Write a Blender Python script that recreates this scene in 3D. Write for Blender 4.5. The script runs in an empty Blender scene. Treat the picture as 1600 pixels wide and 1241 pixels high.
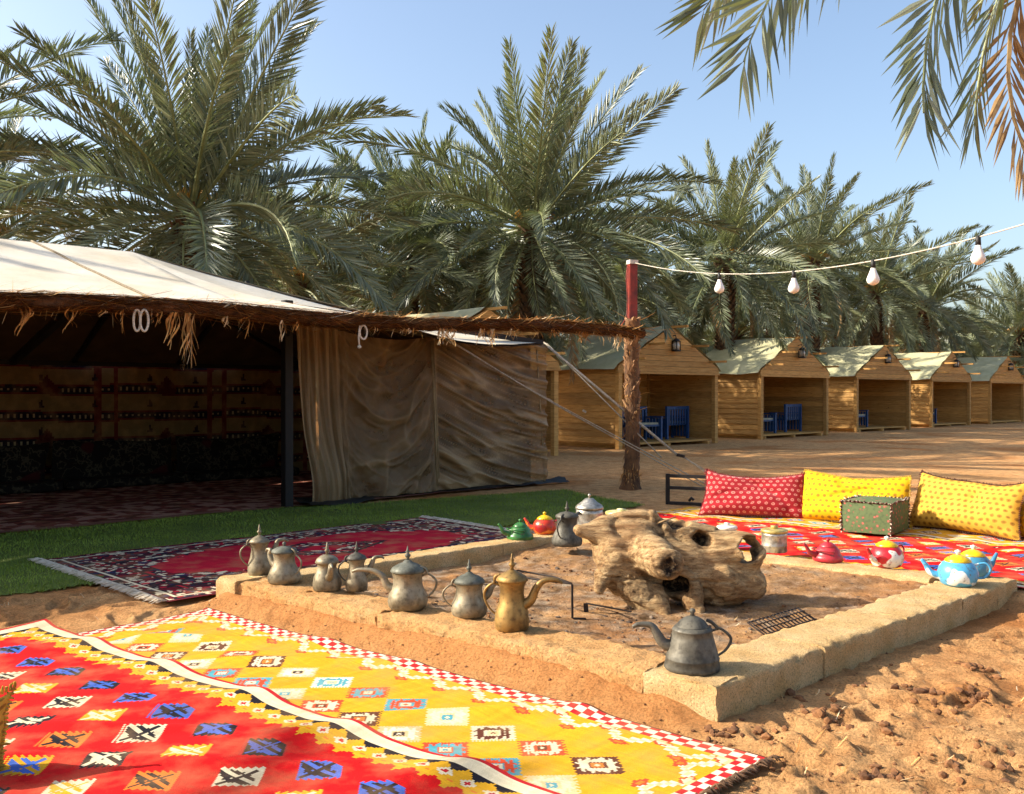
import bpy, bmesh, math, random
import numpy as np
from mathutils import Vector, Matrix

S = bpy.context.scene
COL = S.collection
PI = math.pi
R = math.radians
H = 1.45            # eye height
FPX = 1500.0        # focal length in photo pixels (1600 wide)
HY = 615.0          # horizon row in the photo


def ground_at(px, py, z=0.0):
    """Place on a level plane of height z that the photo shows at (px, py)."""
    Y = FPX * (H - z) / (py - HY)
    return Vector(((px - 800) * Y / FPX, Y, z))


def at_depth(px, py, Y):
    return Vector(((px - 800) * Y / FPX, Y, H - (py - HY) * Y / FPX))


# ------------------------------------------------------------------ camera
cam = bpy.data.objects.new('camera', bpy.data.cameras.new('camera'))
COL.objects.link(cam)
cam.location = (0, 0, H)
cam.rotation_euler = (R(90) - math.atan(5.5 / FPX), 0, 0)
cam.data.sensor_width = 36
cam.data.lens = 36 * FPX / 1600
cam.data.clip_end = 2000
S.camera = cam

# ------------------------------------------------------------------ sky, sun, exposure
SUN_EL = R(30)
SUN_FROM = Vector((-math.cos(SUN_EL), 0.0, math.sin(SUN_EL)))
W = bpy.data.worlds.new('World')
S.world = W
W.use_nodes = True
wn = W.node_tree.nodes
sky = wn.new('ShaderNodeTexSky')
sky.sky_type = 'NISHITA'
sky.sun_disc = False
sky.sun_elevation = SUN_EL
sky.sun_rotation = R(-90)
sky.air_density = 1.0
sky.dust_density = 3.1
sky.ozone_density = 1.3
wn['Background'].inputs['Strength'].default_value = 0.15
W.node_tree.links.new(sky.outputs[0], wn['Background'].inputs['Color'])
sl = bpy.data.lights.new('sun', 'SUN')
sl.energy = 4.9
sl.angle = R(0.55)
sl.color = (1.0, 0.91, 0.76)
so = bpy.data.objects.new('sun', sl)
so.rotation_euler = (-SUN_FROM).to_track_quat('-Z', 'Y').to_euler()
so.location = (-30, 0, 30)
COL.objects.link(so)
S.view_settings.view_transform = 'Standard'
S.view_settings.look = 'None'
S.view_settings.exposure = 0.92
S.view_settings.gamma = 1.0
S.cycles.max_bounces = 8
S.cycles.transparent_max_bounces = 16

# ------------------------------------------------------------------ noise
def _hash(ix, iy, iz, seed):
    h = (ix.astype(np.int64) * 374761393 + iy.astype(np.int64) * 668265263 + iz.astype(np.int64) * 2147483647 + seed * 1274126177) & 0xFFFFFFFF
    h = ((h ^ (h >> 13)) * 1274126177) & 0xFFFFFFFF
    h = ((h ^ (h >> 16)) * 2246822519) & 0xFFFFFFFF
    return ((h ^ (h >> 15)) & 0xFFFFFF) / float(0xFFFFFF)


def vn(x, y, z=0.0, seed=0):
    x, y, z = np.broadcast_arrays(np.asarray(x, float), np.asarray(y, float), np.asarray(z, float))
    fx, fy, fz = np.floor(x), np.floor(y), np.floor(z)
    tx, ty, tz = x - fx, y - fy, z - fz
    tx, ty, tz = [t * t * (3 - 2 * t) for t in (tx, ty, tz)]
    out = 0
    for a in (0, 1):
        for b in (0, 1):
            for c in (0, 1):
                w = (tx if a else 1 - tx) * (ty if b else 1 - ty) * (tz if c else 1 - tz)
                out = out + w * _hash(fx + a, fy + b, fz + c, seed)
    return out * 2 - 1


def fbm(x, y, z=0.0, seed=0, octv=4, gain=.5):
    s, a, n = 0, 1.0, 0
    for k in range(octv):
        s = s + a * vn(np.asarray(x) * 2 ** k, np.asarray(y) * 2 ** k, np.asarray(z) * 2 ** k, seed + k * 17)
        n += a
        a *= gain
    return s / n


def sstep(a, b, x):
    t = np.clip((x - a) / (b - a), 0, 1)
    return t * t * (3 - 2 * t)


# ------------------------------------------------------------------ colours and materials
def C(h, k=1.0):
    h = h.lstrip('#')
    v = [int(h[i:i + 2], 16) / 255 for i in (0, 2, 4)]
    return tuple(k * (c / 12.92 if c <= .04045 else ((c + .055) / 1.055) ** 2.4) for c in v)


class NT:
    """Tiny helper to wire a material."""
    def __init__(s, name):
        s.m = bpy.data.materials.new(name)
        s.m.use_nodes = True
        s.n = s.m.node_tree.nodes
        s.l = s.m.node_tree.links
        s.b = s.n['Principled BSDF']
        s.out = s.n['Material Output']
        s._tc = None

    def tc(s, which='Object'):
        if not s._tc:
            s._tc = s.n.new('ShaderNodeTexCoord')
        return s._tc.outputs[which]

    def put(s, sock, v):
        if isinstance(v, bpy.types.NodeSocket):
            s.l.new(v, sock)
        elif isinstance(v, (tuple, list)) and len(v) == 3 and sock.type == 'RGBA':
            sock.default_value = (*v, 1)
        else:
            sock.default_value = v

    def noise(s, scale, detail=4, rough=.55, co=None, stretch=None):
        co = co or s.tc()
        if stretch:
            mp = s.n.new('ShaderNodeMapping')
            mp.inputs['Scale'].default_value = stretch
            s.l.new(co, mp.inputs[0])
            co = mp.outputs[0]
        t = s.n.new('ShaderNodeTexNoise')
        t.inputs['Scale'].default_value = scale
        t.inputs['Detail'].default_value = detail
        t.inputs['Roughness'].default_value = rough
        s.l.new(co, t.inputs['Vector'])
        return t.outputs['Fac']

    def ramp(s, fac, stops, interp='LINEAR'):
        r = s.n.new('ShaderNodeValToRGB')
        r.color_ramp.interpolation = interp
        e = r.color_ramp.elements
        while len(e) < len(stops):
            e.new(0.5)
        for k, (p, c) in enumerate(stops):
            e[k].position = p
            e[k].color = (*c, 1) if len(c) == 3 else c
        s.l.new(fac, r.inputs[0])
        return r.outputs[0]

    def mix(s, fac, a, b, mode='MIX'):
        m = s.n.new('ShaderNodeMix')
        m.data_type = 'RGBA'
        m.blend_type = mode
        s.put(m.inputs[0], fac)
        s.put(m.inputs[6], a)
        s.put(m.inputs[7], b)
        return m.outputs[2]

    def math(s, op, a, b=0.0, c=0.0):
        m = s.n.new('ShaderNodeMath')
        m.operation = op
        s.put(m.inputs[0], a)
        s.put(m.inputs[1], b)
        s.put(m.inputs[2], c)
        return m.outputs[0]

    def attr(s, name):
        a = s.n.new('ShaderNodeAttribute')
        a.attribute_name = name
        return a

    def bump(s, h, strength=.3, dist=.01):
        b = s.n.new('ShaderNodeBump')
        b.inputs['Strength'].default_value = strength
        b.inputs['Distance'].default_value = dist
        s.l.new(h, b.inputs['Height'])
        s.l.new(b.outputs[0], s.b.inputs['Normal'])
        return b

    def fin(s, color=None, rough=.8, metal=0.0, spec=None):
        if color is not None:
            s.put(s.b.inputs['Base Color'], color)
        s.put(s.b.inputs['Roughness'], rough)
        s.put(s.b.inputs['Metallic'], metal)
        if spec is not None:
            s.put(s.b.inputs['Specular IOR Level'], spec)
        return s.m


def simple(name, c1, c2=None, scale=6, rough=.8, metal=0, bump=.2, bscale=60, bdist=.004, stretch=None, spec=None, detail=4, lo=.35, hi=.65):
    n = NT(name)
    c2 = c2 or tuple(x * .7 for x in c1)
    f = n.noise(scale, detail, stretch=stretch)
    col = n.ramp(f, [(lo, c1), (hi, c2)])
    if bump:
        n.bump(n.noise(bscale, 3, stretch=stretch), bump, bdist)
    return n.fin(col, rough, metal, spec)


def m_cloth(name, weave=260, rough=.95, dirt=.42):
    """Colour comes from the per-knot 'col' attribute; weave relief and faint dust on top."""
    n = NT(name)
    a = n.attr('col').outputs['Color']
    d = n.noise(5, 5)
    col = n.mix(n.math('MULTIPLY', n.ramp(d, [(.45, (0, 0, 0)), (.75, (1, 1, 1))]), dirt), a, C('#b08a5c'))
    f = n.noise(weave, 2)
    col = n.mix(.35, col, n.mix(1.0, col, n.ramp(f, [(.3, (.55, .55, .55)), (.7, (1.25, 1.25, 1.25))]), 'MULTIPLY'))
    n.bump(f, .5, .004)
    return n.fin(col, rough, 0, .15)


# ------------------------------------------------------------------ mesh builder
class MB:
    def __init__(s):
        s.v, s.f, s.mi, s.sm = [], [], [], []

    def add(s, vs, fs, mi=0, smooth=False):
        o = len(s.v)
        s.v += [tuple(p) for p in vs]
        s.f += [tuple(i + o for i in f) for f in fs]
        s.mi += [mi] * len(fs)
        s.sm += [smooth] * len(fs)
        return s

    def box(s, c, size, rot=None, mi=0):
        hx, hy, hz = [k / 2 for k in size]
        m = rot.to_matrix() if hasattr(rot, 'to_matrix') else rot
        vs = []
        for z in (-hz, hz):
            for x, y in ((-hx, -hy), (hx, -hy), (hx, hy), (-hx, hy)):
                p = Vector((x, y, z))
                if m is not None:
                    p = m @ p
                vs.append(p + Vector(c))
        return s.add(vs, [(3, 2, 1, 0), (4, 5, 6, 7), (0, 1, 5, 4), (1, 2, 6, 5), (2, 3, 7, 6), (3, 0, 4, 7)], mi)

    def bar(s, a, b, w, h=None, mi=0, up=(0, 0, 1)):
        a, b = Vector(a), Vector(b)
        d = b - a
        x = d.normalized()
        u = Vector(up)
        y = u.cross(x)
        if y.length < 1e-4:
            y = Vector((0, 1, 0))
        y.normalize()
        z = x.cross(y)
        m = Matrix((x, y, z)).transposed()
        return s.box((a + b) / 2, (d.length, w, h or w), m, mi)

    def tube(s, pts, rad, n=8, mi=0, caps=True, smooth=True):
        pts = [Vector(p) for p in pts]
        if not hasattr(rad, '__len__'):
            rad = [rad] * len(pts)
        vs, fs = [], []
        t0 = (pts[1] - pts[0]).normalized()
        u = t0.orthogonal().normalized()
        for i, p in enumerate(pts):
            t = (pts[min(i + 1, len(pts) - 1)] - pts[max(i - 1, 0)]).normalized()
            u = (u - t * u.dot(t))
            if u.length < 1e-5:
                u = t.orthogonal()
            u.normalize()
            w = t.cross(u)
            for k in range(n):
                a = 2 * PI * k / n
                vs.append(p + (u * math.cos(a) + w * math.sin(a)) * rad[i])
        for i in range(len(pts) - 1):
            for k in range(n):
                a, b = i * n + k, i * n + (k + 1) % n
                fs.append((a, b, b + n, a + n))
        if caps:
            fs.append(tuple(reversed(range(n))))
            fs.append(tuple(range((len(pts) - 1) * n, len(pts) * n)))
        return s.add(vs, fs, mi, smooth)

    def lathe(s, prof, n=28, mi=0, center=(0, 0, 0), wob=0, smooth=True):
        vs, fs = [], []
        c = Vector(center)
        for j, (r, z) in enumerate(prof):
            for k in range(n):
                a = 2 * PI * k / n
                rr = r * (1 + wob * math.sin(3 * a + j))
                vs.append(c + Vector((rr * math.cos(a), rr * math.sin(a), z)))
        m = len(prof)
        for j in range(m - 1):
            for k in range(n):
                a, b = j * n + k, j * n + (k + 1) % n
                fs.append((a, b, b + n, a + n))
        if prof[0][0] > 1e-4:
            fs.append(tuple(reversed(range(n))))
        if prof[-1][0] > 1e-4:
            fs.append(tuple(range((m - 1) * n, m * n)))
        return s.add(vs, fs, mi, smooth)

    def build(s, name, mats, parent=None, offset=None, link=True):
        me = bpy.data.meshes.new(name)
        v = s.v
        if offset is not None:
            ox, oy, oz = offset
            v = [(a - ox, b - oy, c - oz) for a, b, c in s.v]
        me.from_pydata(v, [], s.f)
        if not isinstance(mats, (list, tuple)):
            mats = [mats]
        for m in mats:
            me.materials.append(m)
        me.polygons.foreach_set('material_index', s.mi)
        me.polygons.foreach_set('use_smooth', s.sm)
        me.update()
        return obj(name, me, parent)


def obj(name, me, parent=None):
    o = bpy.data.objects.new(name, me)
    COL.objects.link(o)
    if parent is not None:
        o.parent = parent
    return o


def tag(o, label=None, cat=None, group=None, kind=None):
    for k, v in (('label', label), ('category', cat), ('group', group), ('kind', kind)):
        if v:
            o[k] = v
    return o


def thing(name, label, cat, loc=(0, 0, 0), rz=0.0, group=None):
    o = bpy.data.objects.new(name, None)
    o.empty_display_size = .2
    o.location = loc
    o.rotation_euler = (0, 0, rz)
    COL.objects.link(o)
    return tag(o, label, cat, group)


def np_mesh(name, V, Q, mats, smooth=True, face_col=None, attrs=None):
    """Mesh from numpy arrays of vertices and quads (or triangles)."""
    me = bpy.data.meshes.new(name)
    V = np.asarray(V, np.float32)
    Q = np.asarray(Q, np.int32)
    k = Q.shape[1]
    me.vertices.add(len(V))
    me.vertices.foreach_set('co', V.ravel())
    me.loops.add(Q.size)
    me.loops.foreach_set('vertex_index', Q.ravel())
    me.polygons.add(len(Q))
    me.polygons.foreach_set('loop_start', np.arange(0, Q.size, k, dtype=np.int32))
    me.polygons.foreach_set('use_smooth', np.full(len(Q), smooth))
    for m in (mats if isinstance(mats, (list, tuple)) else [mats]):
        me.materials.append(m)
    me.update(calc_edges=True)
    me.validate()
    if face_col is not None:
        at = me.attributes.new('col', 'FLOAT_COLOR', 'FACE')
        at.data.foreach_set('color', np.c_[face_col, np.ones(len(face_col))].astype(np.float32).ravel())
    for nm, arr in (attrs or {}).items():
        at = me.attributes.new(nm, 'FLOAT', 'POINT')
        at.data.foreach_set('value', np.asarray(arr, np.float32).ravel())
    return me


def grid_quads(nx, ny):
    i = np.arange((nx - 1) * (ny - 1))
    a = (i // (nx - 1)) * nx + i % (nx - 1)
    return np.stack([a, a + 1, a + 1 + nx, a + nx], 1)


def sheet(la, lb, res):
    """Vertex and face-centre coordinates of a la x lb sheet."""
    na, nb = int(round(la / res)) + 1, int(round(lb / res)) + 1
    a, b = np.linspace(0, la, na), np.linspace(0, lb, nb)
    A, B = np.meshgrid(a, b)
    ca, cb = (a[1:] + a[:-1]) / 2, (b[1:] + b[:-1]) / 2
    CA, CB = np.meshgrid(ca, cb)
    return A.ravel(), B.ravel(), CA.ravel(), CB.ravel(), grid_quads(na, nb)


def tri(x):
    return 2 * np.abs(x - np.floor(x) - .5)


def surface_nets(f, lo, hi, res):
    lo, hi = np.array(lo, float), np.array(hi, float)
    n = np.ceil((hi - lo) / res).astype(int) + 1
    ax = [lo[k] + res * np.arange(n[k]) for k in range(3)]
    X, Y, Z = np.meshgrid(*ax, indexing='ij')
    D = f(X, Y, Z)
    ins = D < 0
    nx, ny, nz = D.shape
    cs = np.zeros((nx - 1, ny - 1, nz - 1, 3))
    cn = np.zeros((nx - 1, ny - 1, nz - 1))
    offs = [(a, b, c) for a in (0, 1) for b in (0, 1) for c in (0, 1)]
    def sl(o):
        return D[o[0]:nx - 1 + o[0], o[1]:ny - 1 + o[1], o[2]:nz - 1 + o[2]]
    for o in offs:
        for k in range(3):
            if o[k] == 0:
                p = list(o); p[k] = 1
                d0, d1 = sl(o), sl(p)
                cr = (d0 < 0) != (d1 < 0)
                t = np.where(cr, d0 / np.where(cr, d0 - d1, 1), 0)
                for j in range(3):
                    cs[..., j] += np.where(cr, o[j] + (t if j == k else 0), 0)
                cn += cr
    act = cn > 0
    idx = -np.ones(act.shape, int)
    idx[act] = np.arange(act.sum())
    ijk = np.argwhere(act)
    V = lo + res * (ijk + cs[act] / cn[act][:, None])
    quads = []
    for k in range(3):
        i, j = [(1, 2), (2, 0), (0, 1)][k]
        s0 = [slice(None)] * 3; s1 = [slice(None)] * 3
        s0[k] = slice(0, -1); s1[k] = slice(1, None)
        a, b = ins[tuple(s0)], ins[tuple(s1)]
        e = np.argwhere(a != b)
        e = e[(e[:, i] > 0) & (e[:, j] > 0) & (e[:, i] < n[i] - 1) & (e[:, j] < n[j] - 1)]
        fl = a[tuple(e.T)]
        def cell(di, dj):
            q = e.copy(); q[:, i] -= di; q[:, j] -= dj
            return idx[tuple(q.T)]
        q = np.stack([cell(1, 1), cell(0, 1), cell(0, 0), cell(1, 0)], 1)
        q[~fl] = q[~fl][:, ::-1]
        quads.append(q)
    return V, np.concatenate(quads)


def smin(a, b, k):
    h = np.clip(.5 + .5 * (b - a) / k, 0, 1)
    return b * (1 - h) + a * h - k * h * (1 - h)


def capsule(X, Y, Z, a, b, ra, rb):
    a, b = np.array(a, float), np.array(b, float)
    d = b - a
    t = np.clip(((X - a[0]) * d[0] + (Y - a[1]) * d[1] + (Z - a[2]) * d[2]) / d.dot(d), 0, 1)
    return np.sqrt((X - a[0] - t * d[0]) ** 2 + (Y - a[1] - t * d[1]) ** 2 + (Z - a[2] - t * d[2]) ** 2) - (ra + (rb - ra) * t)


def bez(pts, n=14):
    """Smooth curve (Catmull-Rom) through points."""
    P = [Vector(p) for p in pts]
    P = [2 * P[0] - P[1]] + P + [2 * P[-1] - P[-2]]
    out = []
    m = len(P) - 3
    for i in range(m):
        for k in range(n):
            t = k / n
            p0, p1, p2, p3 = P[i:i + 4]
            out.append(.5 * ((2 * p1) + (p2 - p0) * t + (2 * p0 - 5 * p1 + 4 * p2 - p3) * t * t + (3 * p1 - p0 - 3 * p2 + p3) * t ** 3))
    out.append(P[-2])
    return out
# ------------------------------------------------------------------ ground
AU = R(43.5)
U = Vector((math.cos(AU), math.sin(AU), 0))       # along the tent, the pit's long side and the cabins
V_ = Vector((-math.sin(AU), math.cos(AU), 0))
PN, PR, PB, PL = Vector((.904, 4.24)), Vector((3.54, 6.72)), Vector((.52, 9.2)), Vector((-2.02, 6.72))   # pit corners


def seg_out(x, y, a, b):
    """Signed distance to the line a-b, positive on the right-hand side, and position along it."""
    d = b - a
    L = d.length
    d = d / L
    return (x - a.x) * d.y - (y - a.y) * d.x, ((x - a.x) * d.x + (y - a.y) * d.y) / L


def low(x, y):
    return .014 * vn(np.asarray(x) * .7, np.asarray(y) * .7, 0, 5)


RUG_RED = (Vector((-2.915, 5.99)), Vector((.767, -.642)), Vector((-.70, -.714)), 4.3, 2.9)       # origin, a-axis, b-axis, lengths
RUG_YEL = (Vector((1.02, 3.78)), Vector((-.755, .656)), Vector((-.69, -.724)), 4.05, 2.2)
RUG_PER = (Vector((-4.02, 8.2)), Vector((.721, .693)), Vector((.71, -.704)), 4.1, 2.33)
_fd = (PR - PB).normalized()
RUG_FAR = (PB + Vector((.03, .03)) - _fd * .45, _fd, Vector((.70, .714)), 5.0, 2.75)


def in_rug(x, y, rug, m=.0):
    o, ea, eb, la, lb = rug
    det = ea.x * eb.y - ea.y * eb.x
    dx, dy = x - o.x, y - o.y
    a = (dx * eb.y - dy * eb.x) / det
    b = (ea.x * dy - ea.y * dx) / det
    return np.minimum(np.minimum(a, la - a), np.minimum(b, lb - b)) + m


_fr = random.Random(21)
FOOT = []
for _k in range(64):
    _g = ground_at(_fr.uniform(1130, 1640), _fr.uniform(945, 1260)) if _k < 50 else ground_at(_fr.uniform(-40, 300), _fr.uniform(925, 975))
    FOOT.append((_g.x, _g.y, _fr.uniform(0, PI), _fr.uniform(.010, .026)))


def ground_h(x, y):
    x, y = np.asarray(x, float), np.asarray(y, float)
    base = low(x, y)
    far = sstep(10, 22, np.hypot(x, y))
    fine = .010 * fbm(x * 3.1, y * 3.1, 0, 11, 4) + .009 * fbm(x * 11, y * 11, 0, 12, 3, .7)
    # trampled, cloddy sand right of the pit
    dR, tR = seg_out(x, y, PN, PR)
    rough = sstep(.05, .6, dR) * sstep(.6, 1.0, x) * (1 - sstep(7, 9, y))
    fine = fine * (1 + 1.3 * rough) + rough * .035 * np.abs(fbm(x * 2.3, y * 2.3, 0, 31, 3)) - rough * .02 * sstep(.25, .5, vn(x * 3.5, y * 3.5, 0, 77))
    fine = fine + .03 * far * fbm(x * .5, y * .5, 0, 51, 3)
    mask = np.ones_like(x)
    for rg in (RUG_RED, RUG_YEL, RUG_PER, RUG_FAR):
        mask = mask * (1 - sstep(-.12, .02, in_rug(x, y, rg)))
    for fx, fy, fr, fl in FOOT:
        ca, sa = math.cos(fr), math.sin(fr)
        u, v = ((x - fx) * ca + (y - fy) * sa) / .15, (-(x - fx) * sa + (y - fy) * ca) / .058
        r2 = u * u + v * v
        fine = fine - fl * np.exp(-r2 ** 2) + fl * .8 * np.exp(-((np.sqrt(r2) - 1.35) / .28) ** 2)
    z = base + fine * mask - .02 * (1 - mask) + .09 * sstep(-.4, .02, in_rug(x, y, RUG_FAR))
    # earth banked against the front wall
    dF, tF = seg_out(x, y, PL, PN)
    along = sstep(-.03, .03, tF) * (1 - sstep(.93, 1.0, tF))
    z = z + (.085 + .035 * vn(tF * 9, 0, 0, 3)) * np.exp(-(np.clip(dF, 0, 9) / .13) ** 2) * along * (dF > -.4) * (1 - .0 * x)
    z = z + np.exp(-(np.clip(np.abs(dF - .12), 0, 9) / .22) ** 2) * along * (.020 * fbm(x * 9, y * 9, 0, 15, 4, .75) - .018 * sstep(.25, .6, vn(x * 6, y * 6, 0, 16)))
    # floor of the pit
    dB, _ = seg_out(x, y, PR, PB)
    dL, _ = seg_out(x, y, PB, PL)
    ins = np.minimum(np.minimum(-dF, -dR), np.minimum(-dB, -dL))
    inz = .035 + .07 * sstep(1.5, .3, -dB) + .05 * sstep(.9, .3, -dF) + .022 * fbm(x * 2.2, y * 2.2, 0, 91, 4) + .020 * fbm(x * 9, y * 9, 0, 92, 4, .7)
    z = np.where(ins > .05, inz, z)
    return z


def build_ground():
    def axis(lo, d0, d1, hi, step):
        near = np.arange(d0, d1, step)
        k = np.linspace(0, 1, 46) ** 3.2
        left = d0 - (d0 - lo) * k[1:][::-1]
        right = near[-1] + (hi - near[-1]) * k[1:]
        return np.concatenate([left, near, right])
    xs = axis(-900, -4.6, 5.6, 900, .0185)
    ys = axis(-60, 2.3, 11.5, 1200, .0185)
    X, Y = np.meshgrid(xs, ys)
    Z = ground_h(X.ravel(), Y.ravel())
    Vt = np.c_[X.ravel(), Y.ravel(), Z]
    n = NT('sand')
    co = n.tc('Object')
    big = n.noise(.5, 4, co=co)
    mid = n.noise(7, 5, co=co)
    col = n.ramp(big, [(.35, C('#dca66c')), (.5, C('#e2b078')), (.65, C('#cc8a50'))])
    col = n.mix(n.ramp(mid, [(.4, (0, 0, 0)), (.68, (.6, .6, .6))]), col, C('#99643a'))
    spk = n.noise(90, 2, co=co)
    col = n.mix(n.ramp(spk, [(.28, (.7, .7, .7)), (.38, (0, 0, 0))]), col, C('#7a4c2a'))
    ash = n.attr('ash').outputs['Fac']
    ac = n.ramp(n.noise(9, 5, co=co), [(.35, C('#5e472f')), (.5, C('#89715a')), (.66, C('#b0a08a'))])
    col = n.mix(n.math('MULTIPLY', ash, n.ramp(n.noise(4, 5, co=co), [(.35, (.25, .25, .25)), (.6, (1, 1, 1))])), col, ac)
    red = n.attr('clay').outputs['Fac']
    col = n.mix(red, col, n.mix(n.noise(14, 5, co=co), C('#d29257'), C('#c07d45')))
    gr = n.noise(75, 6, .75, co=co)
    col = n.mix(1.0, col, n.ramp(gr, [(.36, (.62, .60, .58)), (.5, (1, 1, 1)), (.64, (1.22, 1.2, 1.18))]), 'MULTIPLY')  # speckle and grain: crumb tone plus painted shade of tiny pits
    h = n.math('ADD', n.noise(28, 8, .75, co=co), n.math('MULTIPLY', gr, .5))
    n.bump(h, 1.0, .042)
    m = n.fin(col, .95, 0, .1)
    x, y = Vt[:, 0], Vt[:, 1]
    dF, tF = seg_out(x, y, PL, PN)
    dR, _ = seg_out(x, y, PN, PR)
    dB, _ = seg_out(x, y, PR, PB)
    dL, _ = seg_out(x, y, PB, PL)
    ins = np.minimum(np.minimum(-dF, -dR), np.minimum(-dB, -dL))
    ash_a = sstep(.2, .45, ins) * (.70 + .65 * np.exp(-(((x + .45) / .9) ** 2 + ((y - 7.1) / .8) ** 2)) + .35 * np.exp(-(((x - .9) / 1.0) ** 2 + ((y - 6.0) / .6) ** 2)))
    clay = np.exp(-(np.clip(dF - .05, -.3, 9) / .3) ** 2) * sstep(-.05, .05, tF) * (1 - sstep(.95, 1.05, tF)) * (dF > -.1) * .8
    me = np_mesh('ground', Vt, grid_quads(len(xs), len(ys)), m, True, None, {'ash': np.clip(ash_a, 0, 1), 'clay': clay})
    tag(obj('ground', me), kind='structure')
    return m


M_SAND = build_ground()


def clods():
    """Crumbs of dark dry earth lying in clusters right of the pit, and grit everywhere near."""
    rng = np.random.default_rng(4)
    base = bmesh.new()
    bmesh.ops.create_icosphere(base, subdivisions=1, radius=1)
    bv = np.array([v.co[:] for v in base.verts])
    bf = np.array([[v.index for v in f.verts] for f in base.faces])
    base.free()
    pts = []
    cl = [(1520, 1043, 34, .08), (1440, 1080, 34, .10), (1525, 1090, 26, .07), (1290, 1120, 46, .10), (1240, 1085, 16, .14), (1125, 1150, 26, .1), (1195, 1150, 18, .09),
          (1560, 1195, 34, .09), (1450, 1105, 22, .10), (1370, 1145, 12, .16), (1490, 1200, 12, .2), (1250, 1200, 14, .22), (1380, 1215, 24, .10), (1310, 1075, 8, .14)]
    for px, py, n, sp in cl:
        c = ground_at(px, py)
        for _ in range(n):
            p = rng.normal(0, sp * .5, 2)
            pts.append((c.x + p[0], c.y + p[1], (.004 + .022 * rng.random() ** 2.2)))
    for _ in range(1500):
        px, py = rng.uniform(1050, 1650), rng.uniform(930, 1290)
        c = ground_at(px, py)
        if vn(c.x * 2.2, c.y * 2.2, 0, 66) < rng.uniform(-.6, .5):
            continue
        pts.append((c.x, c.y, .002 + .009 * rng.random() ** 3))
    for _ in range(120):
        c = PN.lerp(PL, rng.random()) + Vector((-.65, -.76)) * rng.uniform(.0, .5)
        pts.append((c.x, c.y, rng.uniform(.003, .009)))
    for _ in range(1500):
        t, s = rng.uniform(.1, .9), rng.uniform(.1, .9)
        c = PN.lerp(PR, t).lerp(PL.lerp(PB, t), s)
        if vn(c.x * 3, c.y * 3, 0, 67) > rng.uniform(-.5, .4):
            pts.append((c.x, c.y, .003 + .012 * rng.random() ** 4))
    P = np.array(pts)
    keep = np.ones(len(P), bool)
    for rg in (RUG_RED, RUG_YEL, RUG_PER, RUG_FAR):
        keep &= in_rug(P[:, 0], P[:, 1], rg) < -.02
    P = P[keep]
    z = ground_h(P[:, 0], P[:, 1])
    n = len(P)
    sc = P[:, 2:3] * rng.uniform(.7, 1.4, (n, 3)) * [1, 1, .75]
    jit = rng.uniform(.75, 1.2, (n, len(bv), 1))
    Vt = bv[None] * jit * sc[:, None, :]
    Vt[..., 0] += P[:, 0:1]
    Vt[..., 1] += P[:, 1:2]
    Vt[..., 2] += (z + P[:, 2] * .3)[:, None]
    F = (bf[None] + (np.arange(n) * len(bv))[:, None, None]).reshape(-1, 3)
    m = simple('clod_earth', C('#8e6038'), C('#5a3a22'), 3, .95, 0, .5, 90, .006)
    tag(obj('earth_clods', np_mesh('earth_clods', Vt.reshape(-1, 3), F, m, False)), 'crumbs and clods of dry brown earth scattered over the sand', 'earth clods', kind='stuff')



def charcoal():
    """Burnt crumbs and ash lumps on the floor of the pit."""
    rng = np.random.default_rng(14)
    ico = bmesh.new()
    bmesh.ops.create_icosphere(ico, subdivisions=1, radius=1)
    bv = np.array([v.co[:] for v in ico.verts])
    bf = np.array([[v.index for v in f.verts] for f in ico.faces])
    ico.free()
    P = []
    for cx, cy, n, sp in ((.75, 5.75, 120, .35), (.2, 6.1, 90, .45), (-.5, 6.6, 80, .4), (1.5, 6.0, 60, .4), (.3, 7.4, 60, .5), (2.1, 6.9, 50, .35)):
        for _ in range(n):
            P.append((cx + rng.normal(0, sp), cy + rng.normal(0, sp * .7), .002 + .014 * rng.random() ** 5))
    P = np.array(P)
    ins = -np.max([seg_out(P[:, 0], P[:, 1], a, b)[0] for a, b in ((PN, PR), (PR, PB), (PB, PL), (PL, PN))], 0)
    P = P[ins > .42]
    n = len(P)
    sc = P[:, 2:3] * rng.uniform(.5, 1.7, (n, 3)) * [1.2, 1.2, .6]
    Vt = bv[None] * rng.uniform(.7, 1.25, (n, len(bv), 1)) * sc[:, None, :]
    Vt[..., 0] += P[:, 0:1]
    Vt[..., 1] += P[:, 1:2]
    Vt[..., 2] += (ground_h(P[:, 0], P[:, 1]) + P[:, 2] * .2)[:, None]
    F = (bf[None] + (np.arange(n) * len(bv))[:, None, None]).reshape(-1, 3)
    m = simple('charcoal', C('#43352a'), C('#7a6a5a'), 8, .95, 0, .4, 120, .004)
    tag(obj('charcoal_bits', np_mesh('charcoal_bits', Vt.reshape(-1, 3), F, m, False)), 'burnt crumbs scattered over the ash of the fire pit', 'charcoal', kind='stuff')


clods()
charcoal()

# ------------------------------------------------------------------ turf
TURF = [ground_at(-260, 975).xy, ground_at(0, 937).xy, ground_at(170, 916).xy, Vector((1.75, 12.3)), Vector((.78, 14.3)), Vector((-2.9, 12.0)), Vector((-7.6, 7.4))]


def poly_in(x, y, poly):
    r = np.zeros_like(x, bool)
    for i in range(len(poly)):
        a, b = poly[i], poly[i - 1]
        c = ((a[1] > y) != (b[1] > y)) & (x < (b[0] - a[0]) * (y - a[1]) / (b[1] - a[1] + 1e-12) + a[0])
        r ^= c
    return r


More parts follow.
